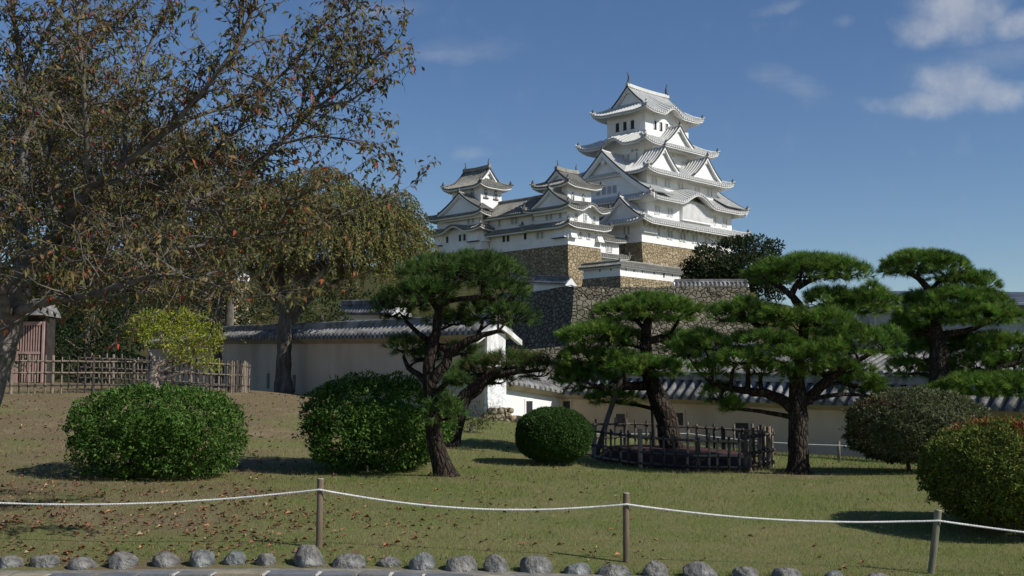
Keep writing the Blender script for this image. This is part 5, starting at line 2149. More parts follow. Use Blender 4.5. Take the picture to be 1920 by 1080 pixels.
pine('pine_tree', 'layered pine on a tilted trunk propped by a pole inside the bamboo ring', 23.2,
     [(1262, 846, 46, 0), (1250, 790, 40, 0), (1234, 748, 35, 0), (1220, 710, 30, 0), (1212, 665, 23, 0), (1212, 620, 20, 0), (1218, 590, 12, 0)],
     [[(1224, 722, 22, 0), (1185, 722, 16, -.1), (1150, 730, 12, -.2), (1115, 724, 9, -.3)],
      [(1212, 650, 16, 0), (1170, 640, 12, -.2), (1130, 632, 8, -.3)],
      [(1214, 640, 16, 0), (1255, 632, 12, .2), (1290, 640, 8, .4)],
      [(1214, 690, 16, 0), (1160, 684, 11, .2), (1110, 680, 8, .3)]],
     [(1215, 580, 92, 30, 0), (1160, 584, 54, 26, .3), (1275, 582, 52, 27, -.2), (1220, 570, 70, 24, .5), (1118, 625, 72, 24, -.2), (1172, 636, 50, 22, .3), (1085, 630, 40, 18, .1), (1105, 668, 64, 24, .2), (1165, 678, 52, 24, -.3),
      (1210, 688, 70, 24, -.5), (1255, 690, 42, 20, -.3), (1108, 712, 66, 34, .5), (1075, 700, 40, 26, .4), (1150, 744, 54, 22, .1), (1270, 640, 46, 24, .5), (1300, 655, 38, 22, .6)], 33, 90, 38, .12)
pole_a, pole_b = onground(1113, 838, 22.9), at(1166, 706, 23.0)
mb = MB()
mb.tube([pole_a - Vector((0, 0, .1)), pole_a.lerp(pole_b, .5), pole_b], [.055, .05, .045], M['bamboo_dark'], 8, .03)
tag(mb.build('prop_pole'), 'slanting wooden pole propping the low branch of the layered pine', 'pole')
pole_a, pole_b = onground(1228, 846, 23.9), at(1222, 728, 23.6)
mb = MB()
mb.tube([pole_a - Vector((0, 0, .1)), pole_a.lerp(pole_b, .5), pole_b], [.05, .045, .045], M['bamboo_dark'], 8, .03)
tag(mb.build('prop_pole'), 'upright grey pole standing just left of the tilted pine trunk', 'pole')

pine('pine_tree', 'broad layered pine with a straight thick trunk right of the bamboo ring', 20.6,
     [(1497, 890, 44, 0), (1496, 850, 38, 0), (1497, 800, 36, 0), (1496, 755, 36, 0), (1494, 715, 28, 0), (1500, 660, 22, 0), (1508, 610, 18, 0), (1500, 575, 16, 0), (1484, 552, 14, 0), (1500, 525, 9, 0)],
     [[(1494, 768, 26, 0), (1460, 745, 20, .1), (1415, 735, 16, .2), (1370, 728, 12, .3), (1335, 720, 8, .4)],
      [(1498, 755, 26, 0), (1530, 735, 20, -.1), (1560, 705, 16, -.2), (1600, 680, 11, -.3), (1640, 660, 7, -.3)],
      [(1484, 556, 12, 0), (1465, 540, 11, .1), (1440, 525, 8, .2)],
      [(1496, 540, 10, 0), (1530, 520, 9, -.1), (1560, 515, 7, -.2)],
      [(1506, 600, 12, 0), (1545, 585, 10, .2), (1590, 580, 7, .3)],
      [(1500, 650, 14, 0), (1450, 625, 10, .2), (1410, 605, 7, .3)]],
     [(1495, 668, 52, 26, -.75), (1450, 640, 52, 24, -.55), (1545, 655, 50, 26, -.65), (1555, 600, 50, 24, -.5), (1465, 590, 40, 22, -.4), (1510, 506, 88, 30, 0), (1450, 512, 52, 30, .2), (1585, 505, 50, 28, -.2), (1520, 495, 70, 24, .6), (1570, 562, 76, 28, .1), (1640, 560, 50, 30, -.1), (1605, 575, 66, 26, .5), (1400, 582, 60, 28, 0), (1360, 590, 40, 24, .3), (1440, 600, 46, 26, .4),
      (1510, 606, 46, 32, -.4), (1600, 640, 78, 36, -.3), (1660, 640, 44, 32, -.1), (1560, 655, 50, 30, .3), (1405, 640, 54, 24, .4), (1320, 642, 58, 28, .2), (1290, 655, 44, 26, .5), (1385, 672, 56, 20, -.3), (1340, 690, 46, 24, .3),
      (1480, 650, 44, 26, .6), (1610, 715, 54, 24, .4), (1640, 735, 34, 20, .3), (1585, 690, 50, 22, -.2), (1350, 738, 42, 26, .5), (1375, 758, 26, 20, .4), (1490, 700, 30, 22, -.5), (1430, 690, 46, 24, .5), (1530, 690, 40, 22, .6)], 34, 92, 38, .125)

pine('pine_tree', 'tall tiered pine at the far right with a bare curved upper branch', 27.0,
     [(1762, 800, 44, 0), (1762, 740, 38, 0), (1760, 690, 34, 0), (1758, 640, 30, 0), (1750, 605, 24, 0), (1748, 570, 18, 0), (1742, 545, 14, 0), (1722, 522, 10, 0), (1700, 510, 8, 0)],
     [[(1744, 550, 10, 0), (1758, 530, 8, .2), (1775, 520, 6, .3)],
      [(1758, 628, 15, 0), (1800, 622, 12, -.1), (1835, 612, 9, -.2), (1860, 600, 6, -.2)],
      [(1757, 630, 14, 0), (1725, 624, 10, .2), (1690, 622, 7, .3)],
      [(1760, 745, 20, 0), (1800, 712, 15, -.1), (1850, 695, 11, -.2), (1910, 680, 9, -.2)]],
     [(1730, 492, 76, 26, 0), (1690, 500, 46, 24, .2), (1780, 505, 46, 30, -.1), (1832, 532, 50, 32, .1), (1800, 535, 50, 26, .5), (1790, 562, 84, 28, 0), (1730, 566, 44, 26, .4), (1850, 570, 46, 30, .3), (1722, 592, 52, 28, .2), (1770, 588, 60, 30, -.4),
      (1835, 590, 74, 26, -.2), (1880, 592, 36, 20, 0), (1700, 620, 50, 26, .5), (1730, 660, 60, 34, .6), (1850, 642, 64, 22, .2), (1905, 648, 50, 28, -.1), (1790, 640, 40, 22, .6), (1840, 680, 56, 28, .1), (1900, 690, 50, 28, .3), (1770, 690, 50, 30, .5),
      (1830, 722, 80, 26, -.3), (1895, 722, 60, 32, -.3), (1770, 735, 50, 22, -.2), (1700, 690, 40, 26, .6)], 35, 84, 42, .14, .005)


# ------------------------------------------------------------------ broadleaf trees
class Twigs:
    """accumulates thin branches as 4-sided tubes with numpy"""

    def __init__(s):
        s.P, s.Q, s.r0, s.r1 = [], [], [], []

    def add(s, p, q, r0, r1):
        s.P.append(p)
        s.Q.append(q)
        s.r0.append(r0)
        s.r1.append(r1)

    def geo(s):
        P, Q = np.array(s.P), np.array(s.Q)
        r0, r1 = np.array(s.r0)[:, None], np.array(s.r1)[:, None]
        D = unit(Q - P)
        A = unit(np.cross(D, np.array([[.3, .2, .93]])))
        Bv = np.cross(D, A)
        ring = []
        for (c, r) in ((P, r0), (Q, r1)):
            for k in range(3):
                an = 2.094 * k
                ring.append(c + (A * math.cos(an) + Bv * math.sin(an)) * r)
        V = np.stack(ring, 1).reshape(-1, 3)
        b = np.arange(len(P))[:, None] * 6
        FI = np.concatenate([b + np.array([[k, (k + 1) % 3, 3 + (k + 1) % 3, 3 + k]]) for k in range(3)], 0)
        return V, FI


def cherry(name, label, limbs, seed, every, leaf_l, cols, wts, twig=(.35, .95), sub=4, leafgap=.05, start=.22, bark='bark_cherry', trunk_limb=0, cat='cherry tree', bare=0.1):
    """limbs: list of pixel poly-lines (px, py, width_px, distance)"""
    rng = np.random.default_rng(seed)
    rl = random.Random(seed)
    l0 = limbs[trunk_limb][0]
    base = at(l0[0], l0[1], l0[3])
    base.z = min(base.z, gz(base.x, base.y) - .1)
    root = empty(name, base, label, cat)
    mb = MB()
    tw = Twigs()
    LP, LD = [], []
    for li, lb in enumerate(limbs):
        L3 = [at(x_, y_, d_) for x_, y_, w_, d_ in lb]
        if li == trunk_limb:
            L3[0] = base
        LR = [w_ / 2 * d_ / F * (1.0 if w_ > 30 else .84) for x_, y_, w_, d_ in lb]
        lp, lr = resample(L3, LR, .14)
        lp = [lp[0]] + [q + Vector((rl.uniform(-1, 1), rl.uniform(-1, 1), rl.uniform(-1, 1))) * max(r_ * .16, .006) for q, r_ in zip(lp[1:], lr[1:])]
        mb.tube(lp, lr, M[bark], 10, .04)
        tot = 0.0
        nxt = every
        nseg = len(lp) - 1
        for k in range(nseg):
            seg = (lp[k + 1] - lp[k])
            tot += seg.length
            frac = k / nseg
            st = start if li != trunk_limb else .40
            if frac < st:
                nxt = tot + every * rl.random()
                continue
            while nxt < tot:
                nxt += every * rl.uniform(.6, 1.4) * (1 - .3 * frac)
                p = lp[k].lerp(lp[k + 1], rl.random())
                td = seg.normalized()
                dv = (td * rl.uniform(.2, .9) + Vector((rl.gauss(0, .6), rl.gauss(0, .6), rl.gauss(.12, .5)))).normalized()
                ln_ = rl.uniform(*twig) * (1 - .52 * frac)
                if lr[k] < .02:
                    ln_ *= .85
                grow(tw, LP, LD, p, dv, ln_, min(.012, lr[k] * .5), sub, leafgap, rl, bare)
        # the leafy end of the limb
        grow(tw, LP, LD, lp[-1], (lp[-1] - lp[-3]).normalized(), twig[1] * .55, .008, sub + 2, leafgap, rl, 0)
    mb.build('trunk', root, base)
    V, FI = tw.geo()
    np_mesh('twigs', V, FI, M[bark], None, root, tuple(base))
    P, D = np.array(LP), np.array(LD)
    n = len(P)
    D = unit(D * .55 + rng.normal(0, .38, (n, 3)) + np.array([0, 0, -.62]))
    N = unit(rng.normal(0, .7, (n, 3)) + np.array([0, 0, .8]))
    L = leaf_l * rng.uniform(.6, 1.2, n)
    V, FI = leaf_geo(P, D, N, L, L * .42)
    tint = np.repeat(pick(rng, n, cols, wts, .2), 4, 0)
    np_mesh('leaves', V, FI, M['leaf'], tint, root, tuple(base))
    return root, n


def grow(tw, LP, LD, p, dv, ln_, r_, sub, gap, rl, bare):
    nseg = 5
    q = p.copy()
    d = dv.copy()
    pts = [q.copy()]
    for k in range(nseg):
        d = (d + Vector((rl.gauss(0, .13), rl.gauss(0, .13), rl.gauss(0, .13) + .03))).normalized()
        q2 = q + d * (ln_ / nseg)
        tw.add(q, q2, r_ * (1 - k / nseg * .75), r_ * (1 - (k + 1) / nseg * .75))
        q = q2
        pts.append(q.copy())
    if sub > 0 and ln_ > .22:
        for j in range(sub):
            k = rl.randrange(1, nseg + 1)
            pp = pts[k]
            dd = (d * .7 + Vector((rl.gauss(0, .65), rl.gauss(0, .65), rl.gauss(.05, .5)))).normalized()
            grow(tw, LP, LD, pp, dd, ln_ * rl.uniform(.3, .55), r_ * .5, sub - 2 if sub > 2 else 0, gap, rl, bare)
    if rl.random() < bare:
        return
    m_ = int(ln_ / gap)
    for j in range(m_):
        s = (j + rl.random()) / m_
        if s < .25:
            continue
        f_ = s * nseg
        i0 = min(nseg - 1, int(f_))
        pp = pts[i0].lerp(pts[i0 + 1], f_ - i0)
        side = Vector((rl.gauss(0, 1), rl.gauss(0, 1), rl.gauss(0, .6)))
        LP.append(pp[:])
        LD.append(((pts[i0 + 1] - pts[i0]).normalized() * .6 + side.normalized() * .8)[:])


CH = [(.115, .115, .038), (.15, .13, .045), (.18, .115, .05), (.085, .09, .03), (.32, .10, .045), (.36, .06, .04), (.22, .18, .055)]
CHW = [5, 4.5, 3, 3.5, .9, .3, 1.5]
# big cherry at the left: limbs traced in depth between 11 and 16 m
D0 = 13.0
big = [
    [(-75, 905, 74, D0), (-40, 780, 62, D0), (-8, 690, 56, D0), (10, 620, 52, D0), (32, 555, 50, D0), (62, 490, 44, D0), (112, 436, 28, D0 - .2), (162, 356, 20, D0 - .4), (232, 308, 16, D0 - .6), (302, 254, 14, D0 - .8), (382, 168, 11, D0 - 1.0), (442, 88, 11, D0 - 1.1), (480, 0, 8, D0 - 1.2), (505, -80, 5, D0 - 1.2)],
    [(165, 352, 16, D0 - .4), (163, 280, 13, D0 - .6), (158, 180, 11, D0 - .8), (148, 60, 9, D0 - .9), (138, -60, 6, D0 - 1.0)],
    [(40, 540, 30, D0), (42, 400, 22, D0 + .3), (46, 250, 18, D0 + .5), (42, 140, 14, D0 + .6), (28, 40, 10, D0 + .7), (8, -70, 6, D0 + .7)],
    [(46, 145, 10, D0 + .6), (80, 72, 9, D0 + .5), (122, 0, 7, D0 + .3), (150, -60, 5, D0 + .2)],
    [(62, 490, 30, D0), (130, 463, 24, D0 - .2), (212, 430, 18, D0 - .3), (330, 388, 15, D0 - .2), (392, 365, 13, D0), (452, 330, 12, D0 + .1), (522, 270, 11, D0 + .2), (570, 222, 9, D0 + .2), (610, 160, 8, D0 + .2), (640, 90, 6, D0 + .2), (655, 25, 4, D0 + .2)],
    [(522, 270, 7, D0 + .2), (600, 256, 5, D0 + .1), (680, 268, 3, D0)],
    [(572, 220, 8, D0 + .2), (640, 168, 6, D0 + .1), (700, 112, 5, D0), (728, 92, 3, D0)],
    [(610, 192, 6, D0 + .1), (655, 190, 5, D0), (700, 160, 4, D0 - .1)],
    [(655, 155, 6, D0 + .1), (670, 110, 5, D0 + .2), (672, 60, 4, D0 + .2)],
    [(556, 236, 7, D0 + .2), (580, 150, 6, D0 + .3), (610, 90, 4, D0 + .3)],
    [(30, 590, 26, D0), (70, 570, 20, D0 - .6), (150, 556, 17, D0 - 1.2), (205, 542, 15, D0 - 1.5), (270, 522, 13, D0 - 1.8), (335, 516, 10, D0 - 2.0), (400, 533, 8, D0 - 2.0), (470, 556, 5, D0 - 2.0), (550, 545, 4, D0 - 2.0)],
    [(110, 482, 16, D0), (200, 490, 12, D0 - .6), (280, 472, 10, D0 - .8), (380, 460, 8, D0 - .8), (480, 445, 7, D0 - .6), (600, 420, 5, D0 - .4), (690, 378, 3, D0 - .2)],
    [(166, 352, 14, D0 - .4), (250, 330, 11, D0 - .2), (330, 302, 9, D0 + .2), (420, 300, 7, D0 + .5), (500, 300, 4, D0 + .6)],
    [(302, 254, 12, D0 - .8), (362, 220, 10, D0 - .6), (452, 188, 8, D0 - .3), (540, 130, 7, D0), (600, 50, 5, D0 + .1), (640, -20, 3, D0 + .1)],
    [(18, 610, 26, D0), (0, 520, 20, D0 - .5), (-20, 400, 16, D0 - .8), (-40, 250, 12, D0 - 1)],
    [(120, 430, 12, D0), (90, 350, 10, D0 + .6), (100, 250, 8, D0 + 1.0), (130, 130, 6, D0 + 1.3), (200, 20, 4, D0 + 1.5)],
    [(232, 308, 12, D0 - .6), (240, 220, 9, D0 - .2), (270, 110, 7, D0 + .1), (320, 0, 5, D0 + .3), (340, -60, 4, D0 + .3)],
    [(330, 388, 10, D0 - .2), (420, 395, 8, D0 - .5), (520, 380, 6, D0 - .7), (610, 350, 4, D0 - .8)],
    [(46, 260, 12, D0 + .5), (100, 170, 9, D0 + .9), (180, 80, 7, D0 + 1.2), (260, 0, 5, D0 + 1.4)],
    [(212, 430, 11, D0 - .3), (290, 360, 9, D0 + .4), (380, 300, 7, D0 + .8), (450, 240, 5, D0 + 1.0), (500, 170, 4, D0 + 1.0)],
    [(70, 480, 14, D0), (10, 400, 11, D0 + .5), (-30, 300, 8, D0 + .8)],
    [(100, 450, 12, D0), (160, 420, 9, D0 + .9), (240, 390, 7, D0 + 1.5), (330, 350, 5, D0 + 1.9)],
]
_, nleaf = cherry('cherry_tree', 'big spreading cherry tree with brown autumn leaves filling the upper left', big, 41, .050, .084, CH, CHW, (.40, 1.05), 4, .046, .16, bare=.28)
print('cherry leaves', nleaf)


def clump_tree(name, label, cat, d, trunk, clumps, leaf_l, dens, cols, wts, seed, bark='bark_old', wr=.45, droop=0.0, limb=True, mat=None):
    """trunk with limbs to leaf clumps; clumps: (px, py, half width px, half height px, depth offset)"""
    rng = np.random.default_rng(seed)
    rl = random.Random(seed)
    sc = d / F
    T3 = [at(x_, y_, d) for x_, y_, w_ in trunk]
    T3[0].z = min(T3[0].z, gz(T3[0].x, T3[0].y) - .1)
    TR = [w_ / 2 * sc for x_, y_, w_ in trunk]
    root = empty(name, T3[0], label, cat)
    o0 = T3[0]
    mb = MB()
    tp, tr = resample(T3, TR, max(.15, d * .006))
    mb.tube(tp, tr, M[bark], 10, .09)
    Ps, Ds, Ns = [], [], []
    for (px, py, hw, hh, dd) in clumps:
        c = at(px, py, d + dd)
        if limb:
            i0 = closest_on(tp, c + Vector((0, 0, -hh * sc)))
            mid = tp[i0].lerp(c, .5) + Vector((rl.uniform(-.1, .1), 0, .05)) * hw * sc
            lp, lr = resample([tp[i0], mid, c], [max(tr[i0] * .4, .01), max(tr[i0] * .28, .008), .006 + hw * sc * .01], max(.2, d * .01))
            mb.tube(lp, lr, M[bark], 6, .05)
        a_, b_, h_ = hw * sc, hw * sc * .9, hh * sc
        n = int(dens * 5.0 * (a_ * h_ * 4) / (leaf_l * leaf_l)) + 20
        dr = unit(rng.normal(0, 1, (n, 3)))
        rad = (.35 + .65 * rng.random(n) ** .45) * (1 + lump(dr, rng, .13, 3.0) + lump(dr, rng, .08, 7.0))
        Q = dr * rad[:, None] * np.array([a_, b_, h_])
        Ps.append(Q + np.array(c[:]))
        Ds.append(unit(dr + rng.normal(0, .7, (n, 3)) + np.array([0, 0, .2 - droop])))
        Ns.append(unit(dr + rng.normal(0, .6, (n, 3))))
    mb.build('trunk', root, o0)
    P, D, N = np.concatenate(Ps), np.concatenate(Ds), np.concatenate(Ns)
    L = leaf_l * rng.uniform(.6, 1.3, len(P))
    V, FI = leaf_geo(P, D, N, L, L * wr)
    tint = np.repeat(pick(rng, len(P), cols, wts), 4, 0)
    np_mesh('crown', V, FI, mat or M['leaf'], tint, root, tuple(o0))
    return root


# weeping cherry in front of the long wall
def weeping(name, label, d, trunk, forks, dome, seed, nst, leaf_l, cols, wts, hang=(.7, 2.2), gap=.05):
    rng = np.random.default_rng(seed)
    rl = random.Random(seed)
    sc = d / F
    T3 = [at(x_, y_, d) for x_, y_, w_ in trunk]
    T3[0].z = min(T3[0].z, gz(T3[0].x, T3[0].y) - .1)
    root = empty(name, T3[0], label, 'cherry tree')
    o0 = T3[0]
    mb = MB()
    tp, tr = resample(T3, [w_ / 2 * sc for x_, y_, w_ in trunk], .2)
    mb.tube(tp, tr, M['bark_old'], 14, .09)
    tips = []
    for fk in forks:
        L3 = [at(x_, y_, d + dd) for x_, y_, w_, dd in fk]
        lp, lr = resample(L3, [w_ / 2 * sc for x_, y_, w_, dd in fk], .2)
        mb.tube(lp, lr, M['bark_old'], 8, .06)
        tips.append((lp, lr))
    tw = Twigs()
    LP, LD = [], []
    for k in range(nst):
        (px, py, hw, hh, dd) = dome[rl.choices(range(len(dome)), [q[2] * q[3] for q in dome])[0]]
        an = rl.uniform(0, 6.28)
        el = rl.uniform(-.25, 1.0)
        c = at(px, py, d + dd)
        ch = math.sqrt(max(0, 1 - max(el, 0) ** 2)) * rl.uniform(.55, 1.0)
        p = c + Vector((math.cos(an) * hw * sc * ch, math.sin(an) * hw * sc * .9 * ch, el * hh * sc * rl.uniform(.8, 1.0)))
        # thin feeder branch arching from the nearest limb
        lp, lr = tips[rl.randrange(len(tips))]
        best = min(range(len(lp)), key=lambda i: (lp[i] - p).length)
        s0 = lp[best]
        if (s0 - p).length < 2.6:
            m2 = s0.lerp(p, .5) + Vector((0, 0, .18))
            tw.add(s0, m2, .012, .009)
            tw.add(m2, p, .009, .006)
        out = Vector((math.cos(an), math.sin(an), .25))
        ln_ = rl.uniform(*hang)
        q = p
        m_ = 8
        dv = out
        for j in range(m_):
            dv = (dv * .8 + Vector((rl.gauss(0, .12), rl.gauss(0, .12), -.26))).normalized()
            q2 = q + dv * (ln_ / m_)
            tw.add(q, q2, .006 * (1 - j / m_) + .003, .006 * (1 - (j + 1) / m_) + .003)
            nl = max(1, int(ln_ / m_ / gap))
            for i in range(nl):
                LP.append(q.lerp(q2, rl.random())[:])
                LD.append((dv * .5 + Vector((rl.gauss(0, .6), rl.gauss(0, .6), -.3)))[:])
            q = q2
    mb.build('trunk', root, o0)
    V, FI = tw.geo()
    np_mesh('twigs', V, FI, M['bark_old'], None, root, tuple(o0))
    P, D = np.array(LP), unit(np.array(LD))
    n = len(P)
    N = unit(rng.normal(0, 1, (n, 3)))
    L = leaf_l * rng.uniform(.6, 1.2, n)
    V, FI = leaf_geo(P, D, N, L, L * .38)
    np_mesh('leaves', V, FI, M['leaf'], np.repeat(pick(rng, n, cols, wts, .2), 4, 0), root, tuple(o0))
    print(name, 'leaves', n)


WCOL = [(.20, .20, .06), (.26, .245, .085), (.17, .205, .055), (.28, .19, .065), (.13, .155, .045)]
weeping('weeping_cherry', 'weeping cherry with a thick furrowed trunk in front of the long cream wall', 46.0,
        [(531, 738, 40), (531, 705, 30), (533, 660, 27), (533, 620, 27), (538, 590, 27), (540, 560, 22)],
        [[(536, 600, 17, 0), (528, 540, 13, .3), (520, 470, 11, .6), (500, 400, 9, .8), (490, 350, 5, .8)],
         [(542, 595, 16, 0), (556, 530, 12, -.4), (592, 450, 10, -.6), (615, 380, 9, -.6), (612, 315, 5, -.5)],
         [(545, 600, 13, 0), (570, 550, 10, -.8), (632, 480, 8, -1.2), (690, 410, 7, -1.2), (735, 365, 4, -1.2)],
         [(546, 605, 11, 0), (590, 555, 9, .8), (680, 500, 8, 1.2), (745, 450, 5, 1.4), (790, 440, 3, 1.4)],
         [(536, 590, 16, 0), (490, 530, 12, .6), (440, 470, 9, 1.0), (400, 420, 5, 1.2)]],
        [(600, 400, 110, 92, 0), (660, 440, 120, 92, -.6), (720, 450, 90, 78, .2), (520, 430, 120, 90, .6), (610, 480, 150, 70, -.8), (700, 505, 110, 56, .6), (740, 400, 46, 50, 0), (480, 490, 110, 60, 0), (770, 480, 46, 44, .2)], 51, 3900, .14, WCOL, [2.5, 2.5, 2.4, 1.8, 2], (.3, 1.15), .04)

OLV = [(.11, .105, .038), (.15, .125, .05), (.085, .09, .03), (.18, .115, .05), (.22, .15, .06)]
clump_tree('cherry_tree', 'dense brownish cherry behind the big one with two dark trunks left of the weeping cherry', 'cherry tree', 56,
           [(424, 735, 26), (424, 660, 20), (430, 600, 18), (432, 560, 15), (440, 500, 12)],
           [(60, 330, 120, 110, 3), (180, 290, 130, 110, 2), (290, 300, 120, 100, 3), (380, 330, 100, 90, 2), (90, 450, 130, 90, 2), (220, 430, 130, 90, 0), (340, 440, 110, 80, 0), (430, 430, 80, 90, 1), (60, 220, 110, 90, 4), (170, 190, 100, 80, 4), (20, 550, 90, 60, 2), (150, 530, 110, 60, 1), (290, 520, 90, 50, 0), (470, 380, 70, 70, 2)],
           .16, 1.7, OLV, [3, 3, 3, 1.5, .7], 61, droop=.4)
clump_tree('background_tree', 'dark second trunk and crown just left of the weeping cherry', 'tree', 50,
           [(408, 735, 16), (412, 690, 15), (404, 640, 14), (408, 590, 12), (416, 545, 9)],
           [(380, 540, 60, 30, 0), (440, 540, 50, 30, .5), (330, 560, 50, 26, .5)], .14, .7, OLV, [3, 2, 3, 1, .3], 62, droop=.4)
DKG = [(.022, .040, .016), (.032, .055, .02), (.016, .028, .012), (.045, .065, .024)]
clump_tree('evergreen_shrub', 'dark evergreen shrub mass behind the left fence beside the timber shelter', 'shrub', 40,
           [(160, 735, 20), (160, 680, 14), (165, 620, 10)],
           [(104, 655, 26, 50, -1.5), (98, 620, 22, 34, -1.2), (110, 640, 50, 50, 0), (170, 620, 60, 50, .5), (225, 640, 46, 44, 0), (150, 690, 70, 36, -.4), (215, 690, 46, 34, -.2), (190, 575, 70, 36, 1), (120, 580, 56, 36, 1.2), (270, 590, 46, 44, 1.5)],
           .12, 1.2, DKG, [3, 3, 2, 1], 63)
clump_tree('evergreen_shrub', 'leafy dark shrub at the foot of the big cherry trunk', 'shrub', 33,
           [(10, 735, 10), (12, 690, 6)], [(8, 668, 26, 26, 0), (34, 680, 20, 20, .2), (-20, 670, 30, 30, 0)], .16, .7, [(.03, .075, .022), (.045, .10, .03)], [1, 1], 64, wr=.3)
YEL = [(.30, .33, .035), (.24, .29, .035), (.37, .36, .05), (.17, .22, .03), (.42, .28, .04)]
clump_tree('small_tree', 'small yellow-green tree with a knobbly pale trunk at the bamboo fence', 'tree', 31.2,
           [(287, 738, 24), (288, 700, 20), (292, 682, 17), (312, 678, 11), (318, 664, 9), (305, 645, 7), (300, 625, 5)],
           [(285, 598, 34, 20, 0), (325, 600, 44, 24, 0), (365, 615, 36, 26, .1), (258, 620, 28, 22, .1), (300, 630, 44, 24, -.2), (345, 640, 44, 24, -.2), (390, 640, 28, 28, 0), (330, 668, 22, 12, -.2), (372, 672, 34, 16, 0), (400, 625, 22, 20, .2), (395, 685, 22, 12, .1)],
           .095, 1.1, YEL, [4, 4, 2, 2, .4], 65, 'bark_pale', .34)
HG = [(.030, .046, .018), (.042, .060, .022), (.022, .034, .015), (.055, .07, .028)]
clump_tree('hill_tree', 'dark spreading evergreen on the hill at the right end of the keep', 'tree', 160,
           [(1385, 545, 14), (1385, 510, 10), (1382, 480, 7)],
           [(1350, 512, 56, 30, 0), (1405, 505, 54, 36, 1), (1306, 522, 30, 18, 0), (1438, 520, 34, 34, 0), (1376, 455, 22, 12, 1), (1452, 462, 18, 12, 1), (1318, 470, 16, 12, 1), (1292, 498, 16, 12, 0), (1330, 490, 34, 28, 0), (1372, 470, 40, 26, 2), (1415, 468, 40, 24, 0), (1440, 495, 26, 36, 1), (1390, 505, 50, 30, -2), (1340, 512, 44, 22, -2), (1430, 525, 36, 26, -1), (1305, 505, 22, 20, 0), (1400, 455, 24, 14, 3), (1455, 540, 22, 26, 0), (1360, 530, 50, 14, -1)],
           .5, 2.0, HG, [3, 3, 2, 1], 66)
clump_tree('hill_tree', 'dark tree on the slope behind the weeping cherry trunk', 'tree', 66,
           [(600, 660, 10), (602, 620, 8), (604, 590, 6)],
           [(600, 585, 44, 24, 0), (635, 600, 26, 18, .5), (560, 595, 34, 20, 1), (480, 590, 40, 26, 2)], .22, 1.1, [(.05, .07, .022), (.07, .085, .03), (.035, .05, .016)], [3, 2, 2], 67)
clump_tree('hill_tree', 'leafy slope tree behind the left end of the long wall roof', 'tree', 90,
           [(300, 660, 12), (300, 600, 9), (302, 540, 6)],
           [(250, 590, 90, 60, 0), (340, 580, 80, 60, 2), (150, 580, 100, 70, 3), (60, 570, 100, 80, 3), (430, 590, 50, 40, 3), (520, 560, 60, 40, 5), (690, 575, 60, 30, 8), (620, 540, 60, 30, 8)], .34, 1.3, [(.045, .055, .02), (.06, .07, .026), (.03, .04, .014)], [3, 2, 2], 68)

# ------------------------------------------------------------------ grass and fallen leaves
rng = np.random.default_rng(77)
n = 230000
Y = 1 / (rng.random(n) * (1 / 10.72 - 1 / 34.0) + 1 / 34.0)
X = rng.uniform(-.62, .62, n) * Y
sw = soil_weight(X, Y)
keep_ = rng.random(n) > sw * .80
X, Y = X[keep_], Y[keep_]
n = len(X)
Z = ground_z(X, Y)
hgt = rng.uniform(.020, .052, n) * (1 + .5 * (vnoise(X, Y, 1.1, 4) - .5)) * np.where(rng.random(n) < .03, 1.7, 1) * np.where((Y < 10.95), 1.5, 1)
hgt *= np.clip(Y / 14, .9, 1.6)
an = rng.uniform(0, 6.28, n)
wd = .0042 * np.clip(Y / 11, 1, 3)
S = np.stack([np.cos(an), np.sin(an), np.zeros(n)], 1) * (wd * .5)[:, None]
P = np.stack([X, Y, Z - .004], 1)
ln_ = rng.normal(0, .45, (n, 2)) * hgt[:, None]
tip = P + np.stack([ln_[:, 0], ln_[:, 1], hgt], 1)
V = np.stack([P - S, P + S, tip], 1).reshape(-1, 3)
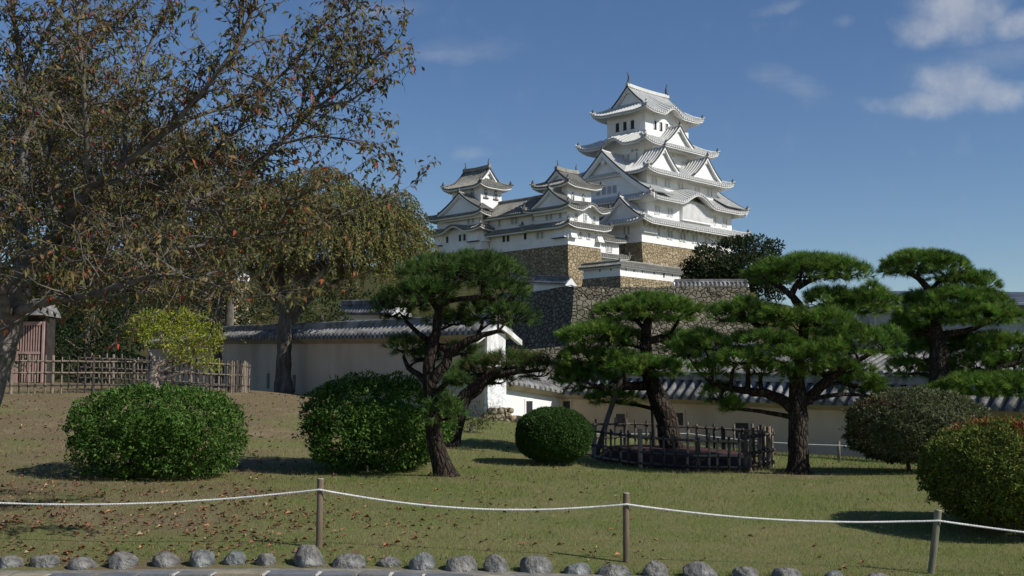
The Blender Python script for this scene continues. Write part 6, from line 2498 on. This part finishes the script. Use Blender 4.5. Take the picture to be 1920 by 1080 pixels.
FI = np.arange(n * 3).reshape(n, 3)
patch = vnoise(X, Y, .7, 6) * .45 + vnoise(X, Y, 2.2, 7) * .35 + vnoise(X, Y, 6.0, 9) * .2 + rng.normal(0, .09, n)
gcol = pick(rng, n, [(.165, .215, .055), (.20, .235, .07), (.13, .175, .042)], [3, 2, 2])
dcol = pick(rng, n, [(.30, .265, .12), (.25, .225, .10), (.34, .30, .16)], [3, 2, 1])
tint = np.where((patch > .54)[:, None], dcol, gcol)
tag(np_mesh('grass', V, FI, M['grass'], np.repeat(tint, 3, 0)), 'short patchy green and straw-coloured grass of the lawn', 'grass', kind='stuff')

n = 15000
Y = 1 / (rng.random(n) * (1 / 10.75 - 1 / 38.0) + 1 / 38.0)
X = rng.uniform(-.56, .5, n) * Y
dens_ = np.clip(.9 * soil_weight(X, Y) + .10 + .26 * sstep(2.2, -3.5, X) * sstep(17, 12, Y) + .5 * sstep(20, 25, Y) * sstep(-5.5, -8, X), 0, 1)
dens_ *= np.where(X > 1.5, .22, 1.0) * np.clip(.25 + 1.6 * vnoise(X, Y, 1.3, 21) * vnoise(X, Y, 3.1, 22) * 1.6, 0, 1.4)
keep_ = rng.random(n) < dens_
X, Y = X[keep_], Y[keep_]
n = len(X)
Z = ground_z(X, Y) + .016
an = rng.uniform(0, 6.28, n)
D = unit(np.stack([np.cos(an), np.sin(an), rng.normal(.07, .13, n)], 1))
N = unit(np.stack([rng.normal(0, .45, n), rng.normal(0, .45, n), np.ones(n)], 1))
L = rng.uniform(.03, .075, n)
V, FI = leaf_geo(np.stack([X, Y, Z], 1), D, N, L, L * rng.uniform(.45, .7, n), .30)
tint = pick(rng, n, [(.25, .10, .055), (.19, .09, .055), (.32, .15, .07), (.13, .07, .05), (.36, .26, .10), (.25, .17, .10)], [3, 4, 1.2, 2.4, .4, 2.6], .25)
tag(np_mesh('fallen_leaves', V, FI, M['fallen'], np.repeat(tint, 4, 0)), 'dry brown and orange cherry leaves scattered over the lawn', 'leaves', kind='stuff')
